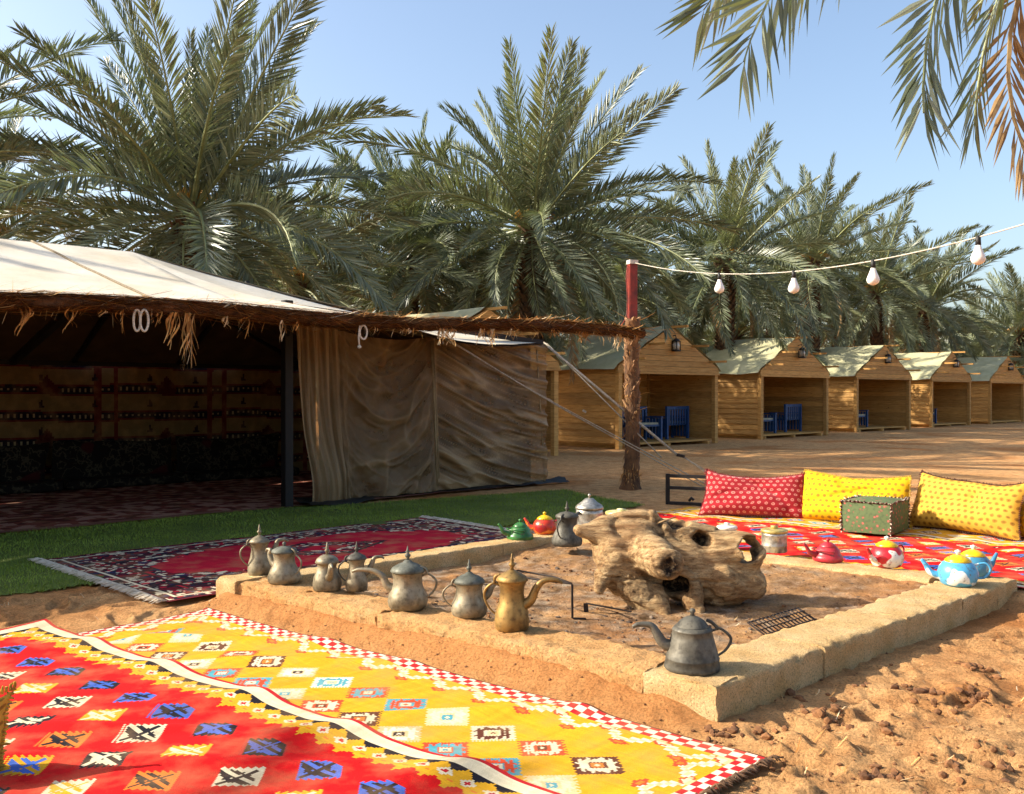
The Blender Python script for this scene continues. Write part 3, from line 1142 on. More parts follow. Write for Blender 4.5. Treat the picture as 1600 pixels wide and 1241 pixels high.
def block_cushion():
    c = ground_at(1368, 828, .12)
    th = thing('block_cushion', 'green floral box cushion in front of the yellow pillows', 'cushion', c, R(-38))
    n = NT('green_floral_cotton')
    v = n.n.new('ShaderNodeTexVoronoi')
    v.inputs['Scale'].default_value = 22
    n.l.new(n.tc(), v.inputs['Vector'])
    col = n.ramp(v.outputs['Distance'], [(0, C('#b86a5a')), (.2, C('#8a5a4c')), (.3, C('#5d6d48'))], 'CONSTANT')
    col = n.mix(n.ramp(n.noise(30, 3), [(.5, (0, 0, 0)), (.6, (.6, .6, .6))]), col, C('#4c5c40'))
    n.bump(n.noise(240, 2), .3, .003)
    m = n.fin(col, .9, 0, .2)
    bm = bmesh.new()
    bmesh.ops.create_cube(bm, size=1)
    bmesh.ops.subdivide_edges(bm, edges=bm.edges[:], cuts=9, use_grid_fill=True)
    for p in bm.verts:
        x, y, z = p.co
        k = 1 + .07 * (1 - (2 * y) ** 2) * (1 - (2 * z) ** 2) * (abs(x) > .49)
        k2 = 1 + .05 * (1 - (2 * x) ** 2) * (1 - (2 * z) ** 2) * (abs(y) > .49)
        k3 = 1 + .10 * (1 - (2 * x) ** 2) * (1 - (2 * y) ** 2) * (z > .49)
        p.co = (x * .46 * k, y * .58 * k2, (z + .5) * .29 * k3 + .006 * float(vn(x * 5, y * 5, z * 5, 3)))
    me = bpy.data.meshes.new('cover')
    bm.to_mesh(me); bm.free()
    me.materials.append(m)
    obj('cover', me, th)
    mb = MB()
    rng = random.Random(2)
    X, Y, Z = .23, .29, .29
    cs = [(-X, -Y, 0), (X, -Y, 0), (X, Y, 0), (-X, Y, 0), (-X, -Y, Z), (X, -Y, Z), (X, Y, Z), (-X, Y, Z)]
    for a, b in ((0, 4), (1, 5), (2, 6), (3, 7), (4, 5), (5, 6), (6, 7), (7, 4)):
        a, b = Vector(cs[a]), Vector(cs[b])
        nn = int((b - a).length / .012)
        for k in range(nn):
            p = a.lerp(b, k / nn)
            o = Vector((p.x, p.y, (p.z - .14))).normalized()
            mb.tube([p, p + o * .02 + Vector((rng.uniform(-.012, .012), rng.uniform(-.012, .012), rng.uniform(-.012, .012)))], [.007, .004], 4, mi=k % 3 == 0)
    mb.build('trim', [M_TRIM_D, M_FRINGE], th)


block_cushion()
c0 = ground_at(-14, 1212, .0)
th = thing('yellow_floor_cushion', 'mustard printed cushion cut off at the edge of the red rug', 'cushion', (-2.225, 3.50, .03), R(20))
e = obj('cover', pillow_mesh('cover', .7, .28, .24, M_PIL_MUS, 5), th)
edge_trim(.7, .30, .1, 150, .02, 5).build('trim', M_TRIM_Y, th)
# ------------------------------------------------------------------ driftwood stump in the pit
def stump():
    o = Vector((1.03, 6.42, .03))
    # local frame: x right, y away, z up
    def f(X, Y, Z, hull=False):
        wx = X + .022 * fbm(X * 3, Y * 3, Z * 3, 1, 2)
        wy = Y + .022 * fbm(X * 3, Y * 3, Z * 3, 2, 2)
        wz = Z + .022 * fbm(X * 3, Y * 3, Z * 3, 3, 2)
        c = lambda a, b, ra, rb: capsule(wx, wy, wz, a, b, ra, rb)
        d = c((-.30, .04, .34), (.16, .06, .28), .19, .20)
        d = smin(d, c((.10, .04, .22), (.42, .06, .18), .20, .18), .06)
        d = smin(d, c((-.40, .02, .47), (-.58, -.03, .51), .085, .045), .04)      # knob pointing left
        d = smin(d, c((-.37, .06, .48), (-.12, .08, .53), .14, .12), .05)        # pale slab on top
        d = smin(d, c((-.36, -.06, .36), (-.46, -.14, .14), .10, .05), .04)       # leg on the left
        d = smin(d, c((-.28, -.06, .18), (-.14, -.16, .04), .14, .10), .06)
        d = smin(d, c((-.17, -.02, .39), (-.04, -.33, .34), .155, .115), .05)      # sawn stub facing the camera
        d = smin(d, c((-.10, -.10, .10), (-.05, -.26, -.02), .09, .06), .05)
        d = smin(d, c((.14, -.06, .20), (.16, -.24, -.02), .12, .06), .05)
        d = smin(d, c((.0, .05, .50), (.30, .03, .44), .10, .10), .04)
        d = smin(d, c((.34, .0, .38), (.54, -.05, .37), .13, .125), .05)          # open snout on the right
        d = smin(d, c((.36, -.03, .16), (.54, -.02, .15), .17, .13), .05)
        if hull:
            return d
        wx = wx + .035 * fbm(X * 7, Y * 7, Z * 7, 61, 3)
        wy = wy + .035 * fbm(X * 7, Y * 7, Z * 7, 62, 3)
        wz = wz + .035 * fbm(X * 7, Y * 7, Z * 7, 63, 3)
        cut = lambda d, e, k: -smin(-d, e, k)
        d = cut(d, c((-.26, -.14, .66), (.08, -.16, .50), .050, .055), .015)      # crevice along the top
        d = cut(d, c((-.04, .02, .68), (.10, .0, .58), .07, .05), .02)
        d = cut(d, c((.25, -.20, .50), (.21, .02, .43), .058, .045), .015)        # eye
        d = cut(d, c((.62, -.26, .43), (.50, .0, .37), .088, .075), .012)         # mouth of the snout
        d = cut(d, c((.04, -.45, .14), (.05, -.05, .17), .075, .07), .02)         # dark cave under the stub
        d = cut(d, c((-.04, -.50, .335), (-.035, -.43, .335), .10, .04), .01)   # rotten end of the stub
        rot = np.exp(-(((X + .24) / .15) ** 2 + ((Y + .18) / .15) ** 2 + ((Z - .18) / .15) ** 2))
        rot = rot + np.exp(-(((X + .04) / .08) ** 2 + ((Y + .43) / .08) ** 2 + ((Z - .335) / .1) ** 2)) + np.exp(-(((X - .02) / .13) ** 2 + ((Y - .02) / .14) ** 2 + ((Z - .57) / .08) ** 2))
        crack = .018 * np.exp(-(vn(X * 1.6 + Z, Y * 7, Z * 7, 19) / .05) ** 2) + .004 * vn(X * 4, Y * 30, Z * 30, 9)
        ridg = -.030 * (1 - np.abs(vn(X * 2.2 + .8 * Z, Y * 4, Z * 4, 41))) ** 12 - .012 * (1 - np.abs(vn(X * 4 + 1.5 * Z, Y * 11, Z * 11, 43))) ** 6
        return d - ridg + crack + np.clip(rot, 0, 1) * (.045 * fbm(X * 12, Y * 12, Z * 12, 7, 4, .7) + .014 * np.abs(vn(X * 34, Y * 34, Z * 34, 8)))
    Vt, q = surface_nets(f, (-.68, -.52, -.1), (.76, .42, .68), .0092)
    X, Y, Z = Vt.T
    Z2 = np.where(Z < 0, Z, Z)
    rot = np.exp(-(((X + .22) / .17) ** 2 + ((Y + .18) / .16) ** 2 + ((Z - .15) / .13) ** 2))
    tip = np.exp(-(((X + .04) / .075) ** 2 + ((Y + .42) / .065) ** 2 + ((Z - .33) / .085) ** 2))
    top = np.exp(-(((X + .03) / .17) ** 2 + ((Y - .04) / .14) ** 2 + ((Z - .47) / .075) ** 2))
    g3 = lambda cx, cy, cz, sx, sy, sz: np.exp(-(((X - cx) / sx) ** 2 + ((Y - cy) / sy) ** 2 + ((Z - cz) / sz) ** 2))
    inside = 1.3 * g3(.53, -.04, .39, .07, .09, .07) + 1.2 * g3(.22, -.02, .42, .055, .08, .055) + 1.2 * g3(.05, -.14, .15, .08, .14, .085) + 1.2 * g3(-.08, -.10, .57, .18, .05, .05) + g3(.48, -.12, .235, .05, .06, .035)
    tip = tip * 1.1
    inside = np.maximum(inside * .5, 1.25 * sstep(.028, .075, -f(X, Y, Z, True)))  # hollows darken with depth: shade painted into the colour beside the burnt wood
    char_shade = np.clip(rot * .6 + tip * 1.3 + top * .9 + inside, 0, 1)
    n = NT('driftwood')
    co = n.tc()
    g = n.noise(5, 6, .6, co=co, stretch=(1, 5, 5))
    col = n.ramp(g, [(.3, C('#d4b687')), (.5, C('#b49265')), (.7, C('#7e5c39'))])
    col = n.mix(n.ramp(n.noise(3, 3, co=co), [(.5, (0, 0, 0)), (.75, (.75, .75, .75))]), col, C('#85582f'))
    cr = n.noise(9, 5, .7, co=co, stretch=(.7, 3, 3))
    col = n.mix(n.ramp(cr, [(.485, (0, 0, 0)), (.5, (.8, .8, .8)), (.515, (0, 0, 0))]), col, C('#4a3220'))
    ch = n.math('MULTIPLY', n.attr('char_shade').outputs['Fac'], n.ramp(n.noise(28, 4, .7, co=co), [(.36, (.35, .35, .35)), (.52, (1, 1, 1))]))
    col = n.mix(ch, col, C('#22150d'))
    st = n.noise(16, 7, .7, co=co, stretch=(.6, 2.2, 2.2))
    col = n.mix(1.0, col, n.ramp(st, [(.34, (.55, .50, .46)), (.45, (1, 1, 1)), (.62, (1.25, 1.25, 1.25))]), 'MULTIPLY')
    n.bump(n.math('ADD', st, n.math('MULTIPLY', n.noise(90, 4, .7, co=co), .3)), 1.0, .035)
    m = n.fin(col, .72, 0, .3)
    t = thing('driftwood_stump', 'weathered hollow tree stump lying in the middle of the fire pit', 'tree stump', o, 0)
    obj('trunk_wood', np_mesh('trunk_wood', Vt, q, m, True, None, {'char_shade': char_shade}), t)
    mb = MB()
    mb.tube([(-.10, .02, .53), (-.02, -.02, .57), (.06, -.04, .60)], [.006, .006, .004], 6)
    mb.build('twig', m, t)


stump()

# ------------------------------------------------------------------ coffee pots
def metal(name, c1, c2, c3, rough=.42, m=.75):
    n = NT(name)
    co = n.tc()
    col = n.ramp(n.noise(9, 5, .6, co=co), [(.32, c1), (.55, c2), (.72, c3)])
    col = n.mix(n.ramp(n.noise(40, 4, co=co), [(.52, (0, 0, 0)), (.7, (.6, .6, .6))]), col, c3)
    n.bump(n.math('ADD', n.noise(16, 3, co=co), n.math('MULTIPLY', n.noise(120, 3, co=co), .25)), .25, .008)
    n.put(n.b.inputs['Roughness'], n.ramp(n.noise(22, 4, co=co), [(.3, (rough - .1,) * 3), (.7, (rough + .25,) * 3)]))
    n.put(n.b.inputs['Base Color'], col)
    n.b.inputs['Metallic'].default_value = m
    return n.m


M_PEW = metal('tarnished_pewter', C('#9c927a'), C('#7a705a'), C('#4a4030'), .48, .5)
M_BRA = metal('old_brass', C('#ab8a50'), C('#83683a'), C('#4a3620'), .46, .6)
M_DRK = metal('blackened_copper', C('#6e6a5e'), C('#4d4a41'), C('#2a2722'), .6, .35)
M_TIN = metal('dull_tin', C('#cfcabf'), C('#a39d90'), C('#6f685c'), .35, .8)
M_GRN = metal('verdigris_lid', C('#74756a'), C('#56584d'), C('#37372f'), .58, .3)
KIND = {
    # body profile (r, z), neck rim z, lid profile continues from the rim
    'bulb': ([(0, 0), (.104, 0), (.118, .018), (.124, .05), (.116, .09), (.098, .125), (.090, .155), (.089, .19), (.098, .222), (.100, .228)],
             [(.104, .226), (.108, .232), (.098, .252), (.064, .272), (.034, .284), (.020, .296), (.012, .300)]),
    'slim': ([(0, 0), (.080, 0), (.090, .015), (.094, .05), (.088, .10), (.072, .15), (.064, .20), (.066, .235), (.078, .262), (.080, .268)],
             [(.084, .266), (.088, .272), (.074, .292), (.044, .308), (.022, .320), (.012, .326)]),
    'squat': ([(0, 0), (.116, 0), (.128, .014), (.130, .045), (.112, .095), (.086, .145), (.080, .18), (.088, .225), (.094, .236)],
              [(.098, .234), (.100, .240), (.094, .255), (.06, .272), (.03, .280), (.012, .284)]),
    'pear': ([(0, 0), (.092, 0), (.100, .012), (.104, .045), (.096, .095), (.078, .135), (.066, .165), (.072, .190), (.078, .196)],
             [(.082, .194), (.086, .200), (.074, .226), (.048, .245), (.022, .252), (.012, .256)]),
    'cone': ([(0, 0), (.126, 0), (.132, .008), (.130, .02), (.124, .05), (.127, .054), (.124, .058), (.114, .10), (.100, .15), (.092, .18), (.096, .184), (.094, .188), (.082, .200)],
             [(.080, .198), (.074, .205), (.060, .225), (.036, .240), (.016, .248), (.010, .252)]),
}


def finial(mb, z, s, fancy=True):
    pr = [(0.001, z - .004), (.012, z), (.008, z + .010), (.018, z + .022), (.019, z + .030), (.008, z + .042), (.012, z + .052), (.007, z + .062), (.003, z + .085), (0.0005, z + .088)] if fancy else \
         [(.001, z - .004), (.012, z), (.009, z + .008), (.016, z + .018), (.012, z + .028), (.0005, z + .034)]
    mb.lathe(pr, 12)


def dallah(kind, pos, scale, rz, body_m, lid_m, label, spout=1.0, hand_m=None, fancy=True, beak=(.10, .155, .23, .24)):
    body, lid = KIND[kind]
    t = thing('coffee_pot', label, 'coffee pot', pos, rz, 'metal coffee pots along the fire pit')
    s = scale
    sc = lambda p: [(r * s, z * s) for r, z in p]
    MB().lathe(sc(body), 30, wob=.008).build('body', body_m, t)
    mb = MB()
    mb.lathe(sc(lid), 30)
    l = mb.build('lid', lid_m, t)
    fb = MB()
    finial(fb, lid[-1][1], s, fancy)
    fb.v = [(x * s if i >= 0 else x, y * s, (z) * s) for i, (x, y, z) in enumerate(fb.v)]
    fb.build('finial', lid_m, l)
    top = body[-1][1]
    rn = body[-1][0]
    # beak spout
    rb = np.interp(top * .55, [z for r, z in body], [r for r, z in body])
    P = [(rb * .82, 0, top * .50), (rb + .030, 0, top * .62), (rb + .060, 0, top * .86), (rb + .10 * spout, 0, top * 1.01), (rb + .165 * spout, 0, top * 1.03), (rb + .20 * spout, 0, top * .97)]
    pts = bez([tuple(k * s for k in p) for p in P], 6)
    m = len(pts)
    rad = [s * (.032 - .024 * (i / (m - 1)) ** .8) for i in range(m)]
    MB().tube(pts, rad, 10).build('spout', body_m, t)
    hm = hand_m or body_m
    a = top * .88
    ra = np.interp(a, [z for r, z in body], [r for r, z in body])
    zb = top * .30
    rr = np.interp(zb, [z for r, z in body], [r for r, z in body])
    P = [(-ra * .95, 0, a), (-ra - .035, 0, a + .014), (-(ra + rr) / 2 - .064, 0, a - .018), (-(ra + rr) / 2 - .072, 0, a * .6 + zb * .4), (-(ra + rr) / 2 - .048, 0, a * .25 + zb * .75), (-rr * .95, 0, zb)]
    pts = bez([tuple(k * s for k in p) for p in P], 9)
    MB().tube(pts, [s * (.0050 + .0022 * math.sin(PI * i / len(pts))) for i in range(len(pts))], 8).build('handle', hm, t)
    # hinge strap
    MB().tube(bez([tuple(k * s for k in p) for p in [(-rn * .8, 0, top + .03), (-rn - .012, 0, top + .016), (-ra - .03, 0, a + .01)]], 5), .008 * s, 6).build('hinge', hm, t)
    return t


def on_wall(px, py, z=.152):
    return ground_at(px, py, z)


dallah('slim', on_wall(405, 899), .88, R(25), M_PEW, M_PEW, 'slim pewter pot with tall finial at the far corner of the pit wall', .8)
dallah('squat', on_wall(444, 910), .88, R(150), M_PEW, M_GRN, 'stout grey pot with flat dark lid beside the tall finial pot', .5, fancy=False)
dallah('pear', on_wall(511, 922), .92, R(-70), M_PEW, M_PEW, 'small pear shaped pot with its curved spout facing forward', .6, M_DRK)
dallah('slim', on_wall(557, 923), .78, R(15), M_PEW, M_DRK, 'small pot with black handle and open lid, fourth along the wall', .8, M_DRK)
dallah('bulb', on_wall(637, 951), .98, R(176), M_PEW, M_GRN, 'round bellied pot with long spout pointing left', 1.25)
dallah('bulb', on_wall(733, 963), .86, R(12), M_PEW, M_GRN, 'greenish grey pot with thin looped handle behind the brass pot', 1.0)
dallah('slim', on_wall(800, 985), 1.02, R(-8), M_BRA, M_BRA, 'brass coloured pot with slanting open lid and spout pointing right', 1.0)
dallah('cone', on_wall(1082, 1045), 1.0, R(178), M_DRK, M_DRK, 'blackened conical pot on the near corner of the pit wall', .85, fancy=False)
dallah('squat', on_wall(886, 852, .15), 1.02, R(60), M_DRK, M_DRK, 'dark pot half hidden behind the stump at the back wall', .9)


# ------------------------------------------------------------------ enamel teapots and canisters
def enamel(name, a, b, c=None, scale=9, th=.5, rough=.32):
    n = NT(name)
    co = n.tc()
    col = n.mix(n.ramp(n.noise(scale, 1.5, co=co), [(th - .02, (0, 0, 0)), (th + .02, (1, 1, 1))]), a, b)
    if c:
        col = n.mix(n.ramp(n.noise(scale * .8, 1, co=co, stretch=(1, 1, 1.01)), [(.58, (0, 0, 0)), (.62, (1, 1, 1))]), col, c)
    col = n.mix(n.ramp(n.noise(45, 4, co=co), [(.57, (0, 0, 0)), (.68, (.75, .75, .75))]), col, C('#5a4a3a'))
    n.bump(n.noise(14, 2, co=co), .12, .004)
    return n.fin(col, rough, 0, .5)


TP = [(0, 0), (.078, 0), (.092, .010), (.108, .045), (.110, .075), (.100, .105), (.082, .128), (.066, .138)]
KT = [(0, 0), (.112, 0), (.118, .006), (.114, .035), (.106, .045), (.094, .06), (.090, .085), (.070, .105), (.060, .11)]


def teapot(pos, s, rz, m_body, m_lid, m_hand, label, prof=TP, name='enamel_teapot', wire=False, knob=None):
    t = thing(name, label, 'teapot', pos, rz, 'enamel teapots round the fire pit')
    b = [(r * s, z * s) for r, z in prof]
    MB().lathe(b, 32).build('body', m_body, t)
    rn, zn = prof[-1]
    mb = MB().lathe([(rn * 1.08 * s, (zn - .004) * s), (rn * 1.10 * s, (zn + .004) * s), (rn * .85 * s, (zn + .018) * s), (rn * .45 * s, (zn + .032) * s), (.012 * s, (zn + .036) * s)], 28)
    l = mb.build('lid', m_lid, t)
    MB().lathe([(.010 * s, (zn + .034) * s), (.009 * s, (zn + .042) * s), (.017 * s, (zn + .050) * s), (.017 * s, (zn + .058) * s), (.001, (zn + .066) * s)], 14).build('knob', knob or m_lid, l)
    rb = max(r for r, z in prof)
    P = [(rb * .80, 0, .045), (rb + .035, 0, .066), (rb + .060, 0, .105), (rb + .085, 0, .140)]
    pts = bez([tuple(k * s for k in p) for p in P], 6)
    MB().tube(pts, [s * (.024 - .015 * i / (len(pts) - 1)) for i in range(len(pts))], 10).build('spout', m_body, t)
    if wire:
        P = [(.07, 0, zn * .85), (.085, 0, zn + .03), (.045, 0, zn + .075), (-.045, 0, zn + .075), (-.085, 0, zn + .03), (-.07, 0, zn * .85)]
        if wire == 'down':
            P = [(0, -.095, zn * .72), (.02, -.110, zn * .75), (.095, -.07, zn * .80), (.118, 0, zn * .82), (.095, .07, zn * .80), (.02, .110, zn * .75), (0, .095, zn * .72)]
    else:
        P = [(-rb * .80, 0, .118), (-rb - .035, 0, .130), (-rb - .062, 0, .095), (-rb - .035, 0, .050), (-rb * .97, 0, .042)]
    pts = bez([tuple(k * s for k in p) for p in P], 6)
    MB().tube(pts, .0065 * s, 7).build('handle', m_hand, t)
    return t


E_GRN = enamel('green_enamel', C('#3f7a3a'), C('#2f6430'), None, 6)
E_RED = enamel('red_enamel', C('#a3202c'), C('#b23038'), None, 6, rough=.4)
E_RW = enamel('red_white_enamel', C('#c4202a'), C('#e6ded2'), None, 11, .54)
E_BW = enamel('blue_white_enamel', C('#4f9fc8'), C('#dfe4e0'), None, 9, .56)
E_BD = enamel('grey_blue_enamel', C('#3f7f9c'), C('#8fa2a4'), None, 9, .55)
E_YL = enamel('yellow_enamel', C('#e4b713'), C('#d8a80c'), None, 8)
E_RO = enamel('red_orange_enamel', C('#c93a22'), C('#df7a28'), C('#a81c20'), 10)
E_WH = enamel('cream_enamel', C('#e8e0cf'), C('#ddd2b8'), None, 8)

teapot(on_wall(813, 842, .15), 1.02, R(200), E_GRN, E_GRN, E_GRN, 'green enamel kettle on the back wall of the fire pit', KT, 'enamel_kettle', 'down')
teapot(on_wall(851, 834, .15), 1.0, R(165), E_RO, E_YL, E_RED, 'red and orange teapot with yellow lid next to the green kettle')
teapot(on_wall(1294, 876, .14), 1.0, R(190), E_RED, E_RED, E_RED, 'plain dark red kettle standing between the tin can and the mottled teapot', KT, 'enamel_kettle', 'down')
teapot(on_wall(1386, 885, .14), 1.13, R(-150), E_RW, E_YL, E_RED, 'red and white mottled teapot with yellow lid', knob=E_WH)
teapot(on_wall(1497, 914, .15), 1.18, R(165), E_BW, E_YL, E_BW, 'light blue and white teapot with yellow lid on the right corner', knob=E_WH)
teapot(ground_at(1521, 902, .135), 1.14, R(20), E_BD, E_YL, E_BD, 'greyish blue teapot hidden behind the light blue one', knob=E_WH)


def canister(pos, r, h, m_body, m_lid, label, dome=False, band=True):
    t = thing('tin_canister', label, 'canister', pos, 0, 'canisters behind the stump')
    mb = MB().lathe([(0, 0), (r * .98, 0), (r, .004), (r, h * .30), (r * 1.012, h * .32), (r, h * .34), (r, h * .80), (r * 1.012, h * .82), (r, h * .84), (r, h)], 30)
    mb.build('body', m_body, t)
    if dome:
        l = MB().lathe([(r * 1.05, h - .004), (r * 1.05, h + .012), (r * .92, h + .035), (r * .55, h + .065), (r * .5, h + .072), (r * .3, h + .095), (.012, h + .10)], 30).build('lid', m_lid, t)
        MB().lathe([(.010, h + .098), (.008, h + .110), (.016, h + .120), (.012, h + .132), (.001, h + .145)], 12).build('knob', m_lid, l)
    else:
        l = MB().lathe([(r * 1.06, h - .012), (r * 1.06, h + .012), (r * .96, h + .018), (r * .5, h + .022), (.001, h + .023)], 30).build('lid', m_lid, t)
        MB().lathe([(r * .30, h + .020), (r * .26, h + .032), (r * .32, h + .042), (.001, h + .047)], 16).build('knob', m_lid, l)
    return t


M_LIDG = metal('gold_tin_lid', C('#d8c684'), C('#b9a45c'), C('#7d6a3a'), .4, .5)
canister(on_wall(1210, 862, .14), .103, .17, M_TIN, M_LIDG, 'grey tin can with gold lid standing right of the stump')
canister(on_wall(1136, 850, .14), .084, .14, M_TIN, E_WH, 'small cream lidded can peeping over the right of the stump')
canister(ground_at(921, 833, .12), .128, .235, M_TIN, M_TIN, 'large silver canister with domed lid behind the stump', True)
canister(ground_at(971, 824, .12), .150, .14, E_WH, enamel('cream_yellow_enamel', C('#e5dca0'), C('#d8c46a'), None, 7), 'wide cream enamel pot with pale yellow lid behind the stump')

# ------------------------------------------------------------------ iron pieces in the pit
M_IRON = simple('rusted_iron', C('#3a2c24'), C('#1e1815'), 30, .7, .4, .3, 120, .003)
p = ground_at(893, 966, .05)
t = thing('iron_pot_stand', 'bent black iron rod stand on the ash near the brass pot', 'iron stand', p)
zz = .215
MB().tube(bez([(-.42, .34, zz), (-.20, .12, zz), (0, 0, zz)], 5) + [(0.004, 0, zz - .01), (.006, 0, .0), (.02, .0, -.004), (.09, -.01, -.004)], .0075, 6).build('rod', M_IRON, t)
MB().tube([(-.42, .34, zz), (-.415, .345, .0), (-.36, .36, -.006)], .0075, 6).build('leg', M_IRON, t)
MB().tube([(-.42, .34, zz), (-.33, .44, zz), (-.10, .22, zz), (0, 0, zz)], .0065, 6).build('brace', M_IRON, t)
p = ground_at(945, 958, .045)
t = thing('iron_strap', 'rusty flat iron strap lying on the ash before the stump', 'iron strap', p)
MB().bar((-.12, .03, .055), (.17, -.02, .012), .028, .005).build('strap', M_IRON, t)
MB().bar((-.12, .03, .055), (-.115, .03, -.01), .03, .005, up=(0, 1, 0)).build('foot', M_IRON, t)

p = ground_at(1222, 988, .07)
t = thing('grill_grate', 'small rusty wire grill leaning on the inner face of the pit wall', 'grill grate', p, R(43))
mt = Matrix.Rotation(R(24), 4, 'X')
L, Wd = .54, .17
mb = MB()
for a, b in (((-L / 2, -Wd / 2), (L / 2, -Wd / 2)), ((L / 2, -Wd / 2), (L / 2, Wd / 2)), ((L / 2, Wd / 2), (-L / 2, Wd / 2)), ((-L / 2, Wd / 2), (-L / 2, -Wd / 2))):
    mb.tube([(*a, .06), (*b, .06)], .005, 5)
fr = mb.build('frame', M_IRON, t)
fr.matrix_local = mt
me = None
for k in range(14):
    if me is None:
        b = MB().tube([(0, -Wd / 2, .064), (0, Wd / 2, .064)], .0042, 5).build('bar', M_IRON, t)
        me = b.data
    else:
        b = obj('bar', me, t)
    b.matrix_local = mt @ Matrix.Translation((-L / 2 + L * (k + .5) / 14, 0, 0))
for k in range(3):
    b = MB().tube([(-L / 2, 0, .068), (L / 2, 0, .068)], .0038, 5).build('wire', M_IRON, t)
    b.matrix_local = mt @ Matrix.Translation((0, -Wd / 2 + Wd * (k + 1) / 4, 0))

# low dark metal frame beside the red pillow
p = ground_at(1041, 788, 0)
q = ground_at(1124, 792, 0)
d = (q - p).normalized()
t = thing('metal_frame', 'low black metal frame standing beside the red dotted pillow', 'metal frame', p)
wd = (q - p).length + .1
M_BLK = simple('black_steel', C('#2a211c'), C('#171210'), 12, .55, .3, .2, 80, .003)
for i in (0, 1):
    MB().bar(d * (.02 + (wd - .04) * i), d * (.02 + (wd - .04) * i) + Vector((0, 0, .40)), .05, .05, up=(1, 0, 0)).build('post', M_BLK, t)
for z in (.375, .22, .02):
    MB().bar(d * .045 + Vector((0, 0, z)), d * (wd - .045) + Vector((0, 0, z)), .04, .04).build('rail', M_BLK, t)
MB().tube([d * .30 + Vector((0, -.02, .06)), d * .33 + Vector((0, -.03, .10)), d * .36 + Vector((0, -.02, .07))], .02, 7).build('latch', M_BLK, t)
# ------------------------------------------------------------------ tent
P0 = Vector((-2.83, 12.08, 0))                   # the black post at the tent's opening
RD = Vector((-5.30, 13.4, 3.43))                # right end of the ridge
BM0, BM1 = Vector((-4.69, 8.5, 2.27)), Vector((1.80, 14.42, 2.37))   # log beam in front
CR = Vector((.50, 15.3, 2.26))                   # right front corner of the canvas
M_CANVAS = simple('cream_canvas', C('#d9ceb8'), C('#c9bb9e'), 2, .85, 0, .25, 9, .02)
n = NT('cream_canvas_roof')
cc = n.ramp(n.noise(1.2, 5), [(.3, C('#ddd5c4')), (.7, C('#cabda4'))])
cc = n.mix(n.ramp(n.noise(9, 5, .7), [(.6, (0, 0, 0)), (.8, (.5, .5, .5))]), cc, C('#a08b6a'))
n.bump(n.math('ADD', n.noise(2.2, 4), n.math('MULTIPLY', n.noise(260, 1), .04)), .35, .05)
M_ROOF = n.fin(cc, .9, 0, .2)
M_STEEL = simple('tent_black_steel', C('#171310'), C('#0e0b0a'), 9, .7, .2, .15, 90, .003)

tent = thing('canvas_tent', 'large open fronted tent with cream canvas roof and black poles', 'tent', P0)


def beam_pt(s):
    """Point on the log beam, s metres to the right of BM0."""
    d = (BM1 - BM0)
    return BM0 + d * (s / d.length)


